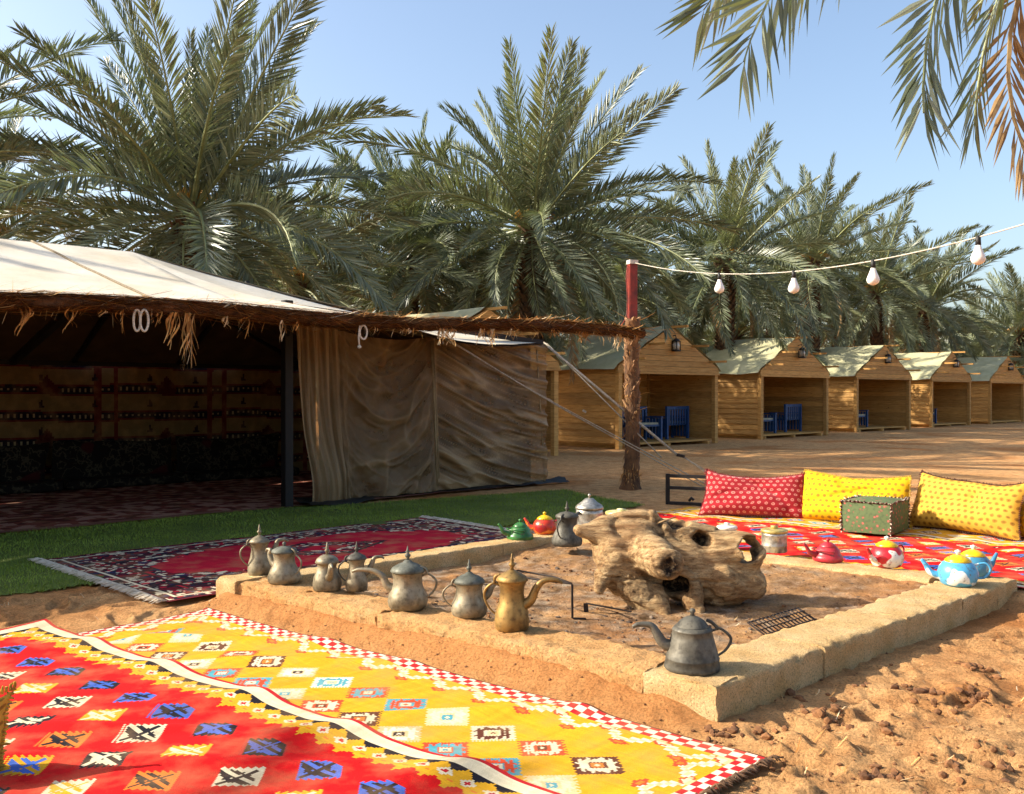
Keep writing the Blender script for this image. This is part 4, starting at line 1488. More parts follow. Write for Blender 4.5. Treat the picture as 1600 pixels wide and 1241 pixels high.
def roof():
    ns, nt = 110, 34
    Vt = []
    top_l = RD - U * 6.2
    for i in range(ns):
        s = i / (ns - 1)
        # lower edge: along the beam, then back to the corner
        L1 = 4.0 + 6.8
        k = s * (L1 + 4.6) - 6.8
        if k < 4.0:
            e = beam_pt(k) + Vector((0, 0, .065))
        else:
            w = (k - 4.0) / 4.6
            e0 = beam_pt(4.0) + Vector((0, 0, .065))
            e = e0.lerp(CR, w) + Vector((0, 0, -.16 * math.sin(PI * w)))
        # upper edge: along the ridge, ending at its right end
        a = min(1, s * (L1 + 4.6) / 9.6)
        r = top_l.lerp(RD, a)
        for j in range(nt):
            t = j / (nt - 1)
            p = r.lerp(e, t)
            sag = -.30 * math.sin(PI * t) * (.55 + .45 * s) * (1 if a >= 1 else .35) * 0.55
            p = p + Vector((0, 0, sag))
            Vt.append(p)
    Vt = np.array([v[:] for v in Vt])
    Vt[:, 2] += .018 * fbm(Vt[:, 0] * .9, Vt[:, 1] * .9, 0, 3, 3)
    me = np_mesh('roof_canvas', Vt - np.array(P0), grid_quads(nt, ns), M_ROOF)
    r = obj('roof_canvas', me, tent)
    dk = simple('shade_brown_cloth', C('#4d3b26'), C('#3c2d1c'), 3, .95, 0, .2)  # dark sheet added under the canvas to darken the tent interior
    obj('roof_shade_sheet', np_mesh('roof_shade_sheet', Vt - np.array(P0) - np.array((0, 0, .03)), grid_quads(nt, ns), dk), tent)
    # seam cord on the slope
    a, b = at_depth(50, 376, 12.45) , beam_pt(1.54) + Vector((0, 0, .10))
    G3 = Vt.reshape(ns, nt, 3)
    pts = []
    for j in range(nt):
        pxs = G3[:, j, 0] / G3[:, j, 1] * FPX + 800
        want = 50 + 195 * j / (nt - 1)
        i = int(np.argmax(pxs > want))
        w = (want - pxs[i - 1]) / (pxs[i] - pxs[i - 1])
        pts.append(Vector(G3[i - 1, j] * (1 - w) + G3[i, j] * w) + Vector((0, -.006, .012)))
    MB().tube(pts, .014, 5).build('seam', simple('seam_cord', C('#7d705a'), C('#6a5d49'), 20, .9, 0, 0), r, P0)
    # back and right-end slopes
    wz = 1.95
    bl = P0 + V_ * 5.0
    mb = MB()
    B0, B1 = bl - U * 9.4, bl + U * 3.6
    F1 = CR
    Bz = Vector((0, 0, wz))
    def patch(a, b, c, d, n1=24, n2=10):
        vs = []
        for i in range(n1):
            for j in range(n2):
                s, t = i / (n1 - 1), j / (n2 - 1)
                p = a.lerp(b, s).lerp(d.lerp(c, s), t)
                vs.append(p - Vector((0, 0, .12 * math.sin(PI * t))))
        mb.add(vs, grid_quads(n2, n1).tolist(), 0, True)
    patch(top_l, RD, B1 + Bz, B0 + Bz)
    patch(RD, RD, F1, B1 + Bz)
    patch(top_l, top_l, B0 + Bz, beam_pt(-6.8) + Vector((0, 0, .06)))
    mb.build('rear_canvas', M_ROOF, tent, P0)
    mb.v = [(x, y, z - .03) for x, y, z in mb.v]
    mb.build('rear_shade_sheet', dk, tent, P0)  # same added darkening sheet below the rear slopes
    return B0, B1, wz


B0, B1, WZ = roof()
sd = lambda a, b, r: MB().tube([a, b], r, 8)
for s in (-6.6, -3.3, 0.0, 4.55):
    p = P0 + U * s + (V_ * .7 - U * .35 if s > 4 else V_ * 0)
    zt = 2.30 if s > 4 else 2.62
    if s in (-3.3,):
        continue
    MB().box(p + Vector((0, 0, zt / 2)), (.11, .11, zt), Matrix.Rotation(AU, 3, 'Z')).build('post', M_STEEL, tent, P0)
for a, b in ((P0 + Vector((0, 0, 2.2)), P0 + U * -.55 + V_ * -1.0 + Vector((0, 0, 2.40))), (RD + Vector((0, 0, -.12)) - U * .1, P0 + U * 3.2 + V_ * 4.8 + Vector((0, 0, WZ))),
             (P0 + Vector((0, 0, 2.55)), P0 - U * 6.6 + Vector((0, 0, 2.55))), (P0 + Vector((0, 0, 2.55)), P0 + U * 4.55 + Vector((0, 0, 2.26))),
             (RD - Vector((0, 0, .14)) - U * 5.8, RD - Vector((0, 0, .14)))):
    MB().bar(a, b, .07, .07).build('rafter', M_STEEL, tent, P0)
for s in (-6, -4.3, -2.6, -.9, .8):
    a = P0 + V_ * 4.95 + U * s + Vector((0, 0, WZ - .02))
    b = RD - U * 0 + U * (s - 0) * .0
    b = P0 + V_ * 2.5 + U * (s + .0) + Vector((0, 0, 3.12))
    MB().bar(a, b, .06, .06).build('rafter', M_STEEL, tent, P0)
a = at_depth(20, 566, 13.6)
b = at_depth(108, 486, 10.4)
MB().bar(a, b, .085, .085).build('strut', M_STEEL, tent, P0)
MB().bar(P0 + V_ * 4.92 - U * 9.3 + Vector((0, 0, WZ - .03)), P0 + V_ * 4.92 + U * 3.5 + Vector((0, 0, WZ - .03)), .07, .07).build('wall_rail', M_STEEL, tent, P0)


def tent_wall():
    L, Hh = 13.0, WZ
    A, B, CA, CB, q = sheet(L, Hh, .03)
    base = P0 + V_ * 5.0 - U * 9.4
    z = CB + .030 * np.sin(CA * 1.65) ** 2 + .018 * vn(CA * 1.3, CB, 0, 5)
    col = np.tile(np.array(C('#75603c')), (len(CA), 1))
    per = .42
    ph = np.mod(z - .18, per)
    band = ph < .17
    col[band] = C('#1a1420')
    col[(ph < .03) | ((ph > .14) & (ph < .17))] = C('#5a1a18')
    dot = band & (np.abs(ph - .085) < .02) & (np.mod(CA, .09) < .04)
    col[dot] = C('#9a8866')
    rc = np.mod(CA, 1.9)
    st = np.maximum(np.abs(rc - .55), np.abs(ph - .085)) + np.minimum(np.abs(rc - .55), np.abs(ph - .085)) * .2
    stars = (np.abs(rc - .55) + np.abs(ph - .085) * .9 < .20) | ((np.abs(rc - .55) < .12) & (np.abs(ph - .085) < .12))
    odd = np.mod(np.floor((z - .18) / per), 2) == 1
    col[stars & odd] = C('#4a1815')
    col[(np.abs(rc - 1.35) < .05) | (np.abs(rc - 1.62) < .04)] = C('#5e2018')
    tr = (ph > .22) & (np.abs(np.mod(CA, .85) - .4) < .05 * (1 - (ph - .22) / .14)) & (ph < .36)
    col[tr] = C('#2b1a20')
    X = base.x + U.x * A + .05 * (np.sin(A * 3) + np.abs(np.sin(A * 1.65)) * 1.5 + .5 * vn(A * 6, B, 0, 7)) * V_.x
    Y = base.y + U.y * A + .05 * (np.sin(A * 3) + np.abs(np.sin(A * 1.65)) * 1.5 + .5 * vn(A * 6, B, 0, 7)) * V_.y
    me = np_mesh('wall_cloth', np.c_[X - P0.x, Y - P0.y, B], q, m_cloth('tent_wall_weave', 120), True, col)
    obj('wall_cloth', me, tent)
    # left and right end walls
    mb = MB()
    a, b = B0, P0 - U * 9.4 - V_ * 1.2
    mb.add([a, b, b + Vector((0, 0, 2.3)), a + Vector((0, 0, WZ))], [(0, 1, 2, 3)])
    mb.build('end_wall', simple('end_wall_cloth', C('#9c7d52'), C('#6b4a34'), 3, .95, 0, .2), tent, P0)
    mb = MB()
    a, b = P0 + V_ * 5.0 + U * 3.6, P0 + V_ * .2 + U * 4.5
    mb.add([a, b, b + Vector((0, 0, 2.2)), a + Vector((0, 0, WZ))], [(0, 1, 2, 3)])
    mb.build('end_wall', simple('end_wall_brown', C('#6e5438'), C('#4a3624'), 3, .95, 0, .2), tent, P0)


tent_wall()


def tent_floor():
    L, D = 14.0, 4.9
    A, B, CA, CB, q = sheet(L, D, .045)
    b0 = P0 - U * 9.4 - V_ * .05
    e = .03 * vn(A * 1.5, 0, 0, 2) * (B < .2)
    X = b0.x + U.x * A + V_.x * (B + e)
    Y = b0.y + U.y * A + V_.y * (B + e)
    Z = low(X, Y) + .03 + .006 * vn(X * 3, Y * 3, 0, 4)
    col = np.tile(np.array(C('#8c4436')), (len(CA), 1))
    n1 = vn(CA * 9, CB * 9, 0, 3)
    col[n1 > .2] = C('#b88470')
    col[n1 < -.35] = C('#62281f')
    edge = CB < .16
    col[edge] = C('#8d5a4a')
    c = P0 + V_ * 2.4
    me = np_mesh('weave', np.c_[X - c.x, Y - c.y, Z], q, M_RUG, True, col)
    t = thing('tent_carpet', 'dull red carpet covering the floor inside the tent', 'carpet', (c.x, c.y, 0))
    obj('weave', me, t)


tent_floor()


def tent_seats():
    """Backrests standing along the rear wall, black with cream scrollwork."""
    n = NT('black_cream_damask')
    co = n.tc()
    a = n.noise(6.0, 3.5, co=co)
    col = n.ramp(a, [(.47, C('#15110f')), (.485, C('#423c2f')), (.515, C('#423c2f')), (.53, C('#15110f'))])
    col = n.mix(n.ramp(n.noise(2.2, 1, co=co), [(.62, (0, 0, 0)), (.66, (1, 1, 1))]), col, C('#3c1214'))
    m = n.fin(col, .9, 0, .2)
    for k in range(6):
        s = -8.2 + 1.95 * k
        p = P0 + U * s + V_ * 4.55
        t = thing('backrest_cushion', 'black and cream backrest on the tent rear wall, ' + ('first', 'second', 'third', 'fourth', 'fifth', 'last')[5 - k] + ' counted from the netting', 'cushion', (p.x, p.y, .04), AU, 'backrests inside the tent')
        obj('cover', pillow_mesh('cover', 1.9, .70, .24, m, 20 + k, .04), t)
        e = MB()
        e.box((0, -.42, .07), (1.88, .62, .13))
        o = e.build('seat_pad', m, t)
        bv = o.modifiers.new('bevel', 'BEVEL'); bv.width = .04; bv.segments = 3


tent_seats()

# ------------------------------------------------------------------ log beam wrapped in palm fibre
n = NT('palm_fibre')
co = n.tc()
col = n.ramp(n.attr('tone').outputs['Fac'], [(0, C('#7d4f28')), (.4, C('#bd8144')), (.75, C('#d4a868')), (1, C('#ead6b0'))])
n.bump(n.noise(200, 2), .3, .003)
M_FIB = n.fin(col, .9, 0, .15)
M_BARK = simple('dark_log', C('#6a4527'), C('#3d2716'), 14, .95, 0, .8, 40, .02, (1, 1, 1))


def strips(name, items, mat, parent, off):
    """Many thin ribbons: items = (list of points, width, tone)."""
    V, Q, T = [], [], []
    o = 0
    for pts, w, tone in items:
        m = len(pts)
        for i, p in enumerate(pts):
            t = (pts[min(i + 1, m - 1)] - pts[max(0, i - 1)])
            sd = t.cross(Vector((.35, .25, .9)))
            if sd.length < 1e-5:
                sd = Vector((1, 0, 0))
            sd.normalize()
            ww = w * (1 - .75 * (i / (m - 1)) ** 2) / 2
            V += [p - sd * ww - off, p + sd * ww - off]
            T += [tone, tone]
        for i in range(m - 1):
            k = o + 2 * i
            Q.append((k, k + 1, k + 3, k + 2))
        o += 2 * m
    me = np_mesh(name, np.array([v[:] for v in V]), np.array(Q), mat, False, None, {'tone': T})
    return obj(name, me, parent)


beam_len = (BM1 - BM0).length
BL0 = -6.9
beam = thing('log_beam', 'long horizontal log wrapped in shaggy palm fibre along the tent front', 'beam', BM0)


def beam_build():
    rng = random.Random(5)
    bd = (BM1 - BM0).normalized()
    side = bd.cross(Vector((0, 0, 1))).normalized()
    upv = side.cross(bd)
    rad = lambda s: .074 + .016 * (1 - (s - BL0) / (beam_len - BL0 + .4))
    axis = lambda s: beam_pt(s) + upv * .03 * math.sin(s * 1.1) + side * .02 * math.sin(s * .8 + 1)
    pts = [axis(BL0 + (beam_len + .22 - BL0) * i / 60) for i in range(61)]
    MB().tube(pts, [rad(BL0 + (beam_len + .2 - BL0) * i / 60) for i in range(61)], 12).build('log', M_BARK, beam, BM0)
    it = []
    for k in range(4600):
        s0 = rng.uniform(BL0, beam_len + .1)
        ln = rng.uniform(.15, .75)
        a0 = rng.uniform(0, 2 * PI)
        tw = rng.gauss(0, .9)
        pts = []
        lift = rng.random() ** 6 * .12
        for i in range(6):
            w = i / 5
            s = s0 + ln * w
            a = a0 + tw * w
            r = rad(s) * (1.05 + .16 * float(vn(s * 1.7, a, 0, 3))) + rng.uniform(.0, .014) + lift * w * w
            pts.append(axis(s) + (upv * math.sin(a) + side * math.cos(a)) * r)
        it.append((pts, rng.uniform(.008, .024), min(1, max(0, rng.gauss(.45, .28)))))
    # stray wisps sticking up and hanging down
    for k in range(700):
        s0 = rng.uniform(BL0, beam_len)
        a = rng.choice([rng.uniform(.2, PI - .2), rng.uniform(PI + .3, 2 * PI - .3)])
        dn = math.sin(a) < 0
        p = axis(s0) + (upv * math.sin(a) + side * math.cos(a)) * rad(s0)
        ln = rng.uniform(.04, .16)
        dr = bd * rng.uniform(-1, 1) + Vector((0, 0, -1.0 if dn else .45)) + side * rng.uniform(-.3, .5)
        dr.normalize()
        it.append(([p, p + dr * ln * .5, p + dr * ln + Vector((0, 0, -.03 * rng.random()))], .006, rng.uniform(.4, 1)))
    tag(strips('fibre_wrap', it, M_FIB, beam, BM0), kind='stuff')
    # hanging tassels: photo column, drop, number of strands, tone
    def s_at(px):
        k = (px - 800) / FPX
        d = (BM1 - BM0).normalized()
        return (k * BM0.y - BM0.x) / (d.x - k * d.y)
    for px, drop, nst, wid, tone, spread in ((292, .56, 16, .018, .8, .10), (270, .36, 9, .016, .6, .12), (244, .16, 6, .01, .5, .08), (30, .26, 5, .010, .5, .05), (40, .22, 4, .014, .6, .02), (104, .25, 4, .010, .5, .04),
                                              (185, .24, 4, .010, .55, .05), (350, .16, 4, .012, .9, .03), (383, .22, 4, .010, .55, .06), (437, .30, 3, .014, .9, .02), (462, .18, 4, .01, .5, .05), (155, .08, 5, .01, .8, .06),
                                              (640, .10, 8, .012, .9, .16), (690, .20, 10, .016, .95, .10), (702, .22, 8, .016, .9, .06), (750, .20, 10, .018, .95, .10), (765, .24, 9, .018, .9, .08), (800, .10, 8, .012, .8, .15),
                                              (860, .14, 8, .010, .6, .12), (905, .18, 12, .010, .55, .14), (960, .26, 14, .012, .85, .10), (620, .08, 8, .01, .8, .2), (585, .1, 5, .01, .7, .1)):
        s = s_at(px)
        base = axis(s) - upv * rad(s) * .7 + side * .05
        it = []
        for k in range(nst):
            b = base + bd * rng.uniform(-spread, spread) * .5
            l = drop * rng.uniform(.55, 1.05)
            sw = rng.uniform(-spread, spread)
            cv = rng.uniform(-.05, .05)
            pts = [b + bd * (sw * w * w + cv * math.sin(w * 5)) + side * .03 * math.sin(3 * w + k) - Vector((0, 0, l * w)) for w in [i / 7 for i in range(8)]]
            it.append((pts, 1.5 * wid * rng.uniform(.6, 1.3), min(1, max(0, tone + rng.uniform(-.25, .2)))))
        strips('fibre_tassel', it, M_FIB, beam, BM0)
    # rope loops
    mr = simple('white_rope', C('#e6dfd0'), C('#b9ad96'), 60, .9, 0, .6, 160, .004, (1, 1, 3))
    def loop(px, label, dr, w, turns):
        s = s_at(px)
        b = axis(s) - upv * rad(s) * .6 + side * .07
        t = thing('rope_loop', label, 'rope', b)
        for k in range(turns):
            c = bd * (k * .065 - .02)
            pts = [c + bd * w * math.sin(2 * PI * i / 18) * (1 + .2 * k) + side * .015 * k + Vector((0, 0, -dr * .5 * (1 - math.cos(2 * PI * i / 18)))) for i in range(19)]
            MB().tube(pts, .012, 6).build('coil', mr, t)
        return t, bd, side, mr
    loop(212, 'white rope coiled in two short loops under the beam left', .21, .034, 2)
    t, bd, side, mr = loop(566, 'white rope loop with knotted tail hanging before the brown netting', .16, .05, 1)
    MB().tube([Vector((0, 0, 0)) - bd * .07, -bd * .085 + Vector((0, 0, -.14)), -bd * .075 + Vector((0, 0, -.24))], .011, 6).build('tail', mr, t)
    MB().lathe([(.001, -.27), (.022, -.262), (.024, -.245), (.012, -.23)], 8, center=-bd * .075).build('knot', mr, t)


beam_build()

# ------------------------------------------------------------------ palm trunk post, red pole, guy ropes, string of bulbs
TP_ = ground_at(985, 765)


def trunk_post():
    rng = random.Random(8)
    t = thing('palm_trunk_post', 'shaggy palm trunk post holding up the right end of the beam', 'post', TP_)
    lean = lambda z: Vector((.018 * z + .02 * math.sin(z * 2.2), 0, z))
    pts = [lean(-.05 + 2.62 * i / 40) for i in range(41)]
    rad = [.118 - .014 * i / 40 + .05 * math.exp(-(i / 3) ** 2) + .010 * rng.uniform(-1, 1) for i in range(41)]
    m = simple('palm_trunk_bark', C('#7a5636'), C('#452e1d'), 9, .95, 0, .9, 30, .03, (1, 1, .5))
    MB().tube(pts, rad, 14).build('trunk', m, t)
    mb = simple('palm_boot', C('#a9825a'), C('#6d4b30'), 12, .9, 0, .6, 60, .01, (1, 1, .3))
    bo = []
    base = None
    k = 0
    for i in range(30):
        z = .95 + i * .054
        for j in range(3):
            a = (i * 2.4 + j * 2 * PI / 3) + rng.uniform(-.2, .2)
            c = lean(z)
            d = Vector((math.cos(a), math.sin(a), 0))
            ln = rng.uniform(.05, .10) * (1.5 if rng.random() < .12 else 1)
            u = Vector((-d.y, d.x, 0))
            p = c + d * .092
            q = p + d * ln * .55 + Vector((0, 0, ln))
            w = rng.uniform(.035, .055)
            b = MB()
            b.add([p - u * w, p + u * w, p + u * w * .8 + Vector((0, 0, .07)) - d * .01, p - u * w * .8 + Vector((0, 0, .07)) - d * .01, q - u * w * .4, q + u * w * .4, q + u * w * .35 - d * .025, q - u * w * .35 - d * .025],
                  [(0, 1, 5, 4), (1, 2, 6, 5), (2, 3, 7, 6), (3, 0, 4, 7), (4, 5, 6, 7)])
            b.build('leaf_base', mb, t)
    it = []
    off = Vector(TP_)
    for k in range(300):
        z = rng.choice([rng.uniform(0, .3), rng.uniform(.3, 2.5)])
        a = rng.uniform(0, 2 * PI)
        d = Vector((math.cos(a), math.sin(a), 0))
        p = lean(z) + d * .10 + off
        ln = rng.uniform(.08, .26)
        q = p + d * ln * rng.uniform(.1, .5) + Vector((0, 0, ln * rng.uniform(-.9, .5)))
        q.z = max(q.z, .0)
        it.append(([p, p.lerp(q, .5) + d * .02, q], .012, rng.uniform(.1, .8)))
    for a, z, ln in ((.2, 1.62, .34), (.1, 1.42, .26), (-.1, 1.2, .3), (2.9, 2.3, .25), (.4, 2.45, .3), (2.6, 2.6, .22), (-.3, 2.55, .25)):
        d = Vector((math.cos(a), math.sin(a), 0))
        p = lean(z) + d * .1 + off
        it.append(([p, p + d * ln * .5 + Vector((0, 0, .05)), p + d * ln + Vector((0, 0, .02 + .1 * (z > 2)))], .022, .8))
    tag(strips('fibre', it, M_FIB, t, off), kind='stuff')
    # red pole strapped to it
    b = Vector(TP_) + Vector((.045, .14, 1.9))
    p = thing('red_pole', 'red painted steel pole rising above the palm trunk post', 'pole', b)
    mr = simple('red_paint', C('#8e2c1e'), C('#5e1c14'), 8, .5, .1, .15, 60, .003)
    MB().box((0, 0, .76), (.125, .10, 1.52), Matrix.Rotation(R(20), 3, 'Z')).build('shaft', mr, p)
    MB().box((0, -.01, 1.55), (.14, .12, .06), Matrix.Rotation(R(20), 3, 'Z')).build('end_cap', simple('white_tape', C('#dcd6cb'), C('#c2b9aa'), 10, .7, 0, .1), p)
    MB().tube(bez([(-.075, -.03, 1.50), (-.095, -.04, 1.3), (-.08, -.05, 1.0), (-.10, -.06, .72), (-.2, -.1, .55)], 5), .009, 5).build('cable', mr, p)
    return b + Vector((0, 0, 1.55))


POLE_TOP = trunk_post()
M_STRAP = simple('grey_strap', C('#b4a895'), C('#8d806c'), 30, .85, 0, .4, 200, .003, (1, 1, 1))
STK = ground_at(1152, 776)
t = thing('guy_strap', 'thick pale strap pulled tight from the tent corner down past the trunk post', 'guy rope', CR)
dst = at_depth(1058, 711, 14.15)
MB().tube([CR - CR, dst - CR], .022, 6).build('strap', M_STRAP, t)
MB().tube([CR - CR + Vector((.05, 0, -.01)), dst - CR + Vector((-.22, 0.05, -.04))], .010, 6).build('cord', M_STRAP, t)
MB().bar(dst - CR, dst - CR + Vector((.10, -.05, -.02)), .05, .04).build('ratchet', M_IRON, t)
for k in range(2):
    MB().tube([dst - CR + Vector((.05, 0, 0)), STK - CR + Vector((.02 + .12 * k, .1 * k, .02))], .006, 5).build('cord', M_STRAP, t)
A2 = at_depth(692, 527, 13.2)
t = thing('guy_rope', 'thin pale rope slanting from the beam across the brown netting', 'guy rope', A2)
E2 = ground_at(1128, 770)
m2 = A2.lerp(E2, .36) + Vector((0, 0, -.05))
for k in range(2):
    MB().tube(bez([A2 - A2 + Vector((k * .03, 0, 0)), m2 - A2 + Vector((0, 0, -.015 * k)), E2 - A2 + Vector((-.12 * k, 0, 0))], 8), .0085, 5).build('rope', M_STRAP, t)
MB().bar(m2 - A2, m2 - A2 + Vector((.06, 0, -.03)), .035, .03).build('tensioner', M_STRAP, t)
MB().bar(m2 - A2 + Vector((.5, .04, -.16)), m2 - A2 + Vector((.55, .04, -.19)), .03, .03).build('tensioner', M_STRAP, t)
t = thing('ground_stake', 'iron stake holding the guy ropes behind the black frame', 'stake', STK)
MB().tube([(0, 0, -.05), (.02, 0, .16)], .014, 6).build('shaft', M_IRON, t)
MB().tube([(.02, 0, .14), (.05, 0, .16), (.05, 0, .12), (.02, 0, .11)], .006, 5).build('hook', M_IRON, t)

# string of bulbs to the palm on the right
SE = Vector((5.2, 7.0, 3.19))
t = thing('festoon_lights', 'string of white bulbs hung from the red pole towards the right', 'string lights', POLE_TOP)


def cable(w):
    return POLE_TOP.lerp(SE, w) - Vector((0, 0, 4 * .46 * w * (1 - w)))


def w_at(px):
    lo_, hi_ = 0, 1
    for _ in range(40):
        m = (lo_ + hi_) / 2
        p = cable(m)
        if p.x / p.y * FPX + 800 < px: lo_ = m
        else: hi_ = m
    return lo_


MB().tube([cable(i / 60) - POLE_TOP for i in range(61)], .0065, 6).build('cable', simple('pale_cable', C('#c9c2b4'), C('#a59c8c'), 20, .7, 0, 0), t)
M_SOCK = simple('black_rubber', C('#1c1c1c'), C('#141414'), 10, .6, 0, 0)
nb = NT('white_bulb_glass')
M_BULB = nb.fin(C('#f2ece4'), .3, 0, .5)
nb.b.inputs['Subsurface Weight'].default_value = .25
nb.b.inputs['Subsurface Radius'].default_value = (.03, .03, .03)
for px in (1124, 1240, 1364, 1528):
    p = cable(w_at(px)) - POLE_TOP
    s = MB().lathe([(.001, .015), (.022, .012), (.024, -.03), (.026, -.075), (.001, -.078)], 12).build('bulb_holder', M_SOCK, t)
    s.location = p
    rr = [(.022, -.072), (.030, -.10), (.048, -.145), (.062, -.18), (.066, -.205), (.057, -.232), (.033, -.250), (.001, -.262)]
    MB().lathe(rr, 18).build('bulb', M_BULB, s)

# ------------------------------------------------------------------ brown netting curtain
def curtain():
    a, b = ground_at(462, 790), ground_at(852, 757)
    L = (b - a).length
    d = (b - a).normalized()
    nrm = Vector((d.y, -d.x, 0))
    nx, nz = 300, 130
    s = np.linspace(0, L, nx)
    w = np.linspace(0, 1, nz)
    SS, WW = np.meshgrid(s, w)
    f = SS / L
    ztop = 2.33 - .10 * f - .10 * np.sin(PI * np.clip((f - .12) / .38, 0, 1)) * (f > .12) * (f < .5)
    zb = .05 + .03 * vn(SS * 2, 0, 0, 3)
    Z = zb + (ztop - zb) * WW
    # gathered bunch on the left
    gl = 1 - sstep(.10, .20, f)
    push = gl * (.035 * np.sin(SS * 46 + 3 * (1 - WW) + 2 * vn(SS * 4, WW, 0, 14)) + .018 * np.sin(SS * 120 + 5 * WW) + .16 * np.exp(-((WW - .12) / .2) ** 2) + .04 * vn(SS * 9, WW * 2, 0, 4))
    # swags hung between the two top fixings, middle panel
    mid = sstep(.10, .22, f) * (1 - sstep(.46, .50, f))
    u = (f - .14) / .34
    sag = Z - .55 * (2 * u - 1) ** 2
    rg = lambda p, q_, sd_, k_: (1 - np.abs(vn(p, q_, 0, sd_))) ** k_
    push = push + mid * (.075 * rg(sag * 3.2, u * 1.3, 51, 4) + .03 * rg(sag * 8, u * 3, 52, 4) + .05 * rg((f * 9 - .7 * Z), Z * .9, 53, 5) + .02 * np.sin(sag * 6) + .07 * fbm(SS * 2 + Z, Z * 2.6 - SS, 0, 6, 4) + .02 * np.abs(np.sin((f * 26 + (1 - WW) * 3))) * (1 - WW))
    # drag folds sweeping down from the seam, right panel
    rt = sstep(.49, .53, f)
    x = (f - .5) / .5
    q = Z + 1.15 * x - .42 * x * x
    push = push + rt * (.070 * rg(q * 4.0, x * 1.4, 54, 5) + .045 * rg(q * 10, x * 2.5, 55, 4) + .02 * (1 - np.abs(np.sin(q * 10 + 1.2 * vn(x * 2, Z * 1.5, 0, 21)))) ** 2 * (.4 + .6 * vn(x * 2.2, Z * 2.2, 0, 33)) * 2.2 + .03 * fbm(SS * 1.5, Z * 5 + 3 * x, 0, 8, 4)) * (1.1 - .5 * WW)
    dens_sheen = np.clip(gl * (.75 + .25 * np.sin(SS * 46)) + mid * (.9 * rg(sag * 3.2, u * 1.3, 51, 9) + .45 * rg(sag * 8, u * 3, 52, 9) + .8 * rg((f * 9 - .7 * Z), Z * .9, 53, 9)) * .5 + rt * (.95 * rg(q * 4.0, x * 1.1, 54, 10) + .75 * rg(q * 10, x * 1.8, 55, 9) + .6 * rg(q * 22, x * 2.6, 56, 8)) + .8 * np.exp(-((f - .5) / .012) ** 2), 0, 1)
    push = push + .05 * np.exp(-((f - .49) / .012) ** 2)
    hem = .10 * (1 - WW) ** 3 * (1 - f)
    X = a.x + d.x * (SS + gl * .10 * (1 - WW)) + nrm.x * (push + hem)
    Y = a.y + d.y * (SS + gl * .10 * (1 - WW)) + nrm.y * (push + hem)
    n = NT('brown_netting')
    dirt = n.noise(1.6, 5, .65)
    col = n.ramp(dirt, [(.35, C('#846842')), (.55, C('#927650')), (.7, C('#ac9068'))])
    col = n.mix(n.ramp(n.noise(3.2, 5, .6, stretch=(1, 1, .5)), [(.58, (0, 0, 0)), (.68, (.8, .8, .8))]), col, C('#a0743c'))
    col = n.mix(n.math('MULTIPLY', n.attr('dens_sheen').outputs['Fac'], .5), col, C('#c9ae80'))  # bunch and fold crests lightened: painted highlights on top of the denser gauze
    n.bump(n.math('ADD', n.noise(30, 4, .6), n.math('MULTIPLY', n.noise(5, 6, .7, stretch=(1, 1, 2)), 3.0)), .8, .012)
    n.fin(col, .38, 0, .6)
    tr = n.n.new('ShaderNodeBsdfTransparent')
    tr.inputs[0].default_value = (.9, .8, .62, 1)
    tl = n.n.new('ShaderNodeBsdfTranslucent')
    n.put(tl.inputs[0], col)
    m1 = n.n.new('ShaderNodeMixShader'); m1.inputs[0].default_value = .25
    n.l.new(n.b.outputs[0], m1.inputs[1]); n.l.new(tl.outputs[0], m1.inputs[2])
    m2 = n.n.new('ShaderNodeMixShader')
    thin = n.math('MULTIPLY', n.ramp(n.noise(2.3, 4), [(.35, (.34,) * 3), (.7, (.60,) * 3)]), n.math('SUBTRACT', 1.0, n.math('MULTIPLY', n.attr('dens_sheen').outputs['Fac'], .9)))
    n.put(m2.inputs[0], thin)
    n.l.new(m1.outputs[0], m2.inputs[1]); n.l.new(tr.outputs[0], m2.inputs[2])
    n.l.new(m2.outputs[0], n.out.inputs[0])
    c = Vector((a.x, a.y, 0))
    t = thing('netting_curtain', 'dusty brown netting curtain hanging in folds below the beam', 'curtain', c)
    me = np_mesh('netting', np.c_[(X - c.x).ravel(), (Y - c.y).ravel(), Z.ravel()], grid_quads(nx, nz), n.m, True, None, {'dens_sheen': dens_sheen})
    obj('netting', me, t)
    ms = simple('seam_tape', C('#9c8a66'), C('#7d6a4a'), 12, .85, 0, .3)
    for o, r in ((0, .014), (.035, .010)):
        MB().tube([d * (L * .497 + o - .07) + nrm * .065 + Vector((0, 0, 2.2)), d * (L * .5 + o - .02) + nrm * .07 + Vector((0, 0, 1.0)), d * (L * .502 + o) + nrm * .08 + Vector((0, 0, .12))], r, 6).build('seam', ms, t)
    MB().tube([d * (L - .20) + nrm * .01 + Vector((0, 0, 2.22)), d * (L - .02) + nrm * .01 + Vector((0, 0, .06))], .012, 6).build('edge_cord', ms, t)
    # black sheet along the foot
    A, B, CA, CB, q = sheet(L + .5, .34, .03)
    x0 = c + nrm * -.02 - d * .06
    g = np.clip(1 - A / (L * .45), 0, 1)
    Bz = B * (.45 + .9 * g * (A < L * .25) + .25 * g)
    X = x0.x + d.x * A + nrm.x * Bz
    Y = x0.y + d.y * A + nrm.y * Bz
    Zz = low(X, Y) + .022 + .07 * np.abs(fbm(A * 2.2, B * 7, 0, 5, 3)) + .05 * np.exp(-(B / .08) ** 2) + .04 * np.exp(-((A - L * .12) / .4) ** 2) * np.sin(B * 30)
    nb = NT('black_plastic')
    nb.fin(nb.ramp(nb.noise(5, 4), [(.4, C('#161614')), (.7, C('#2c2a26'))]), .55, 0, .4)
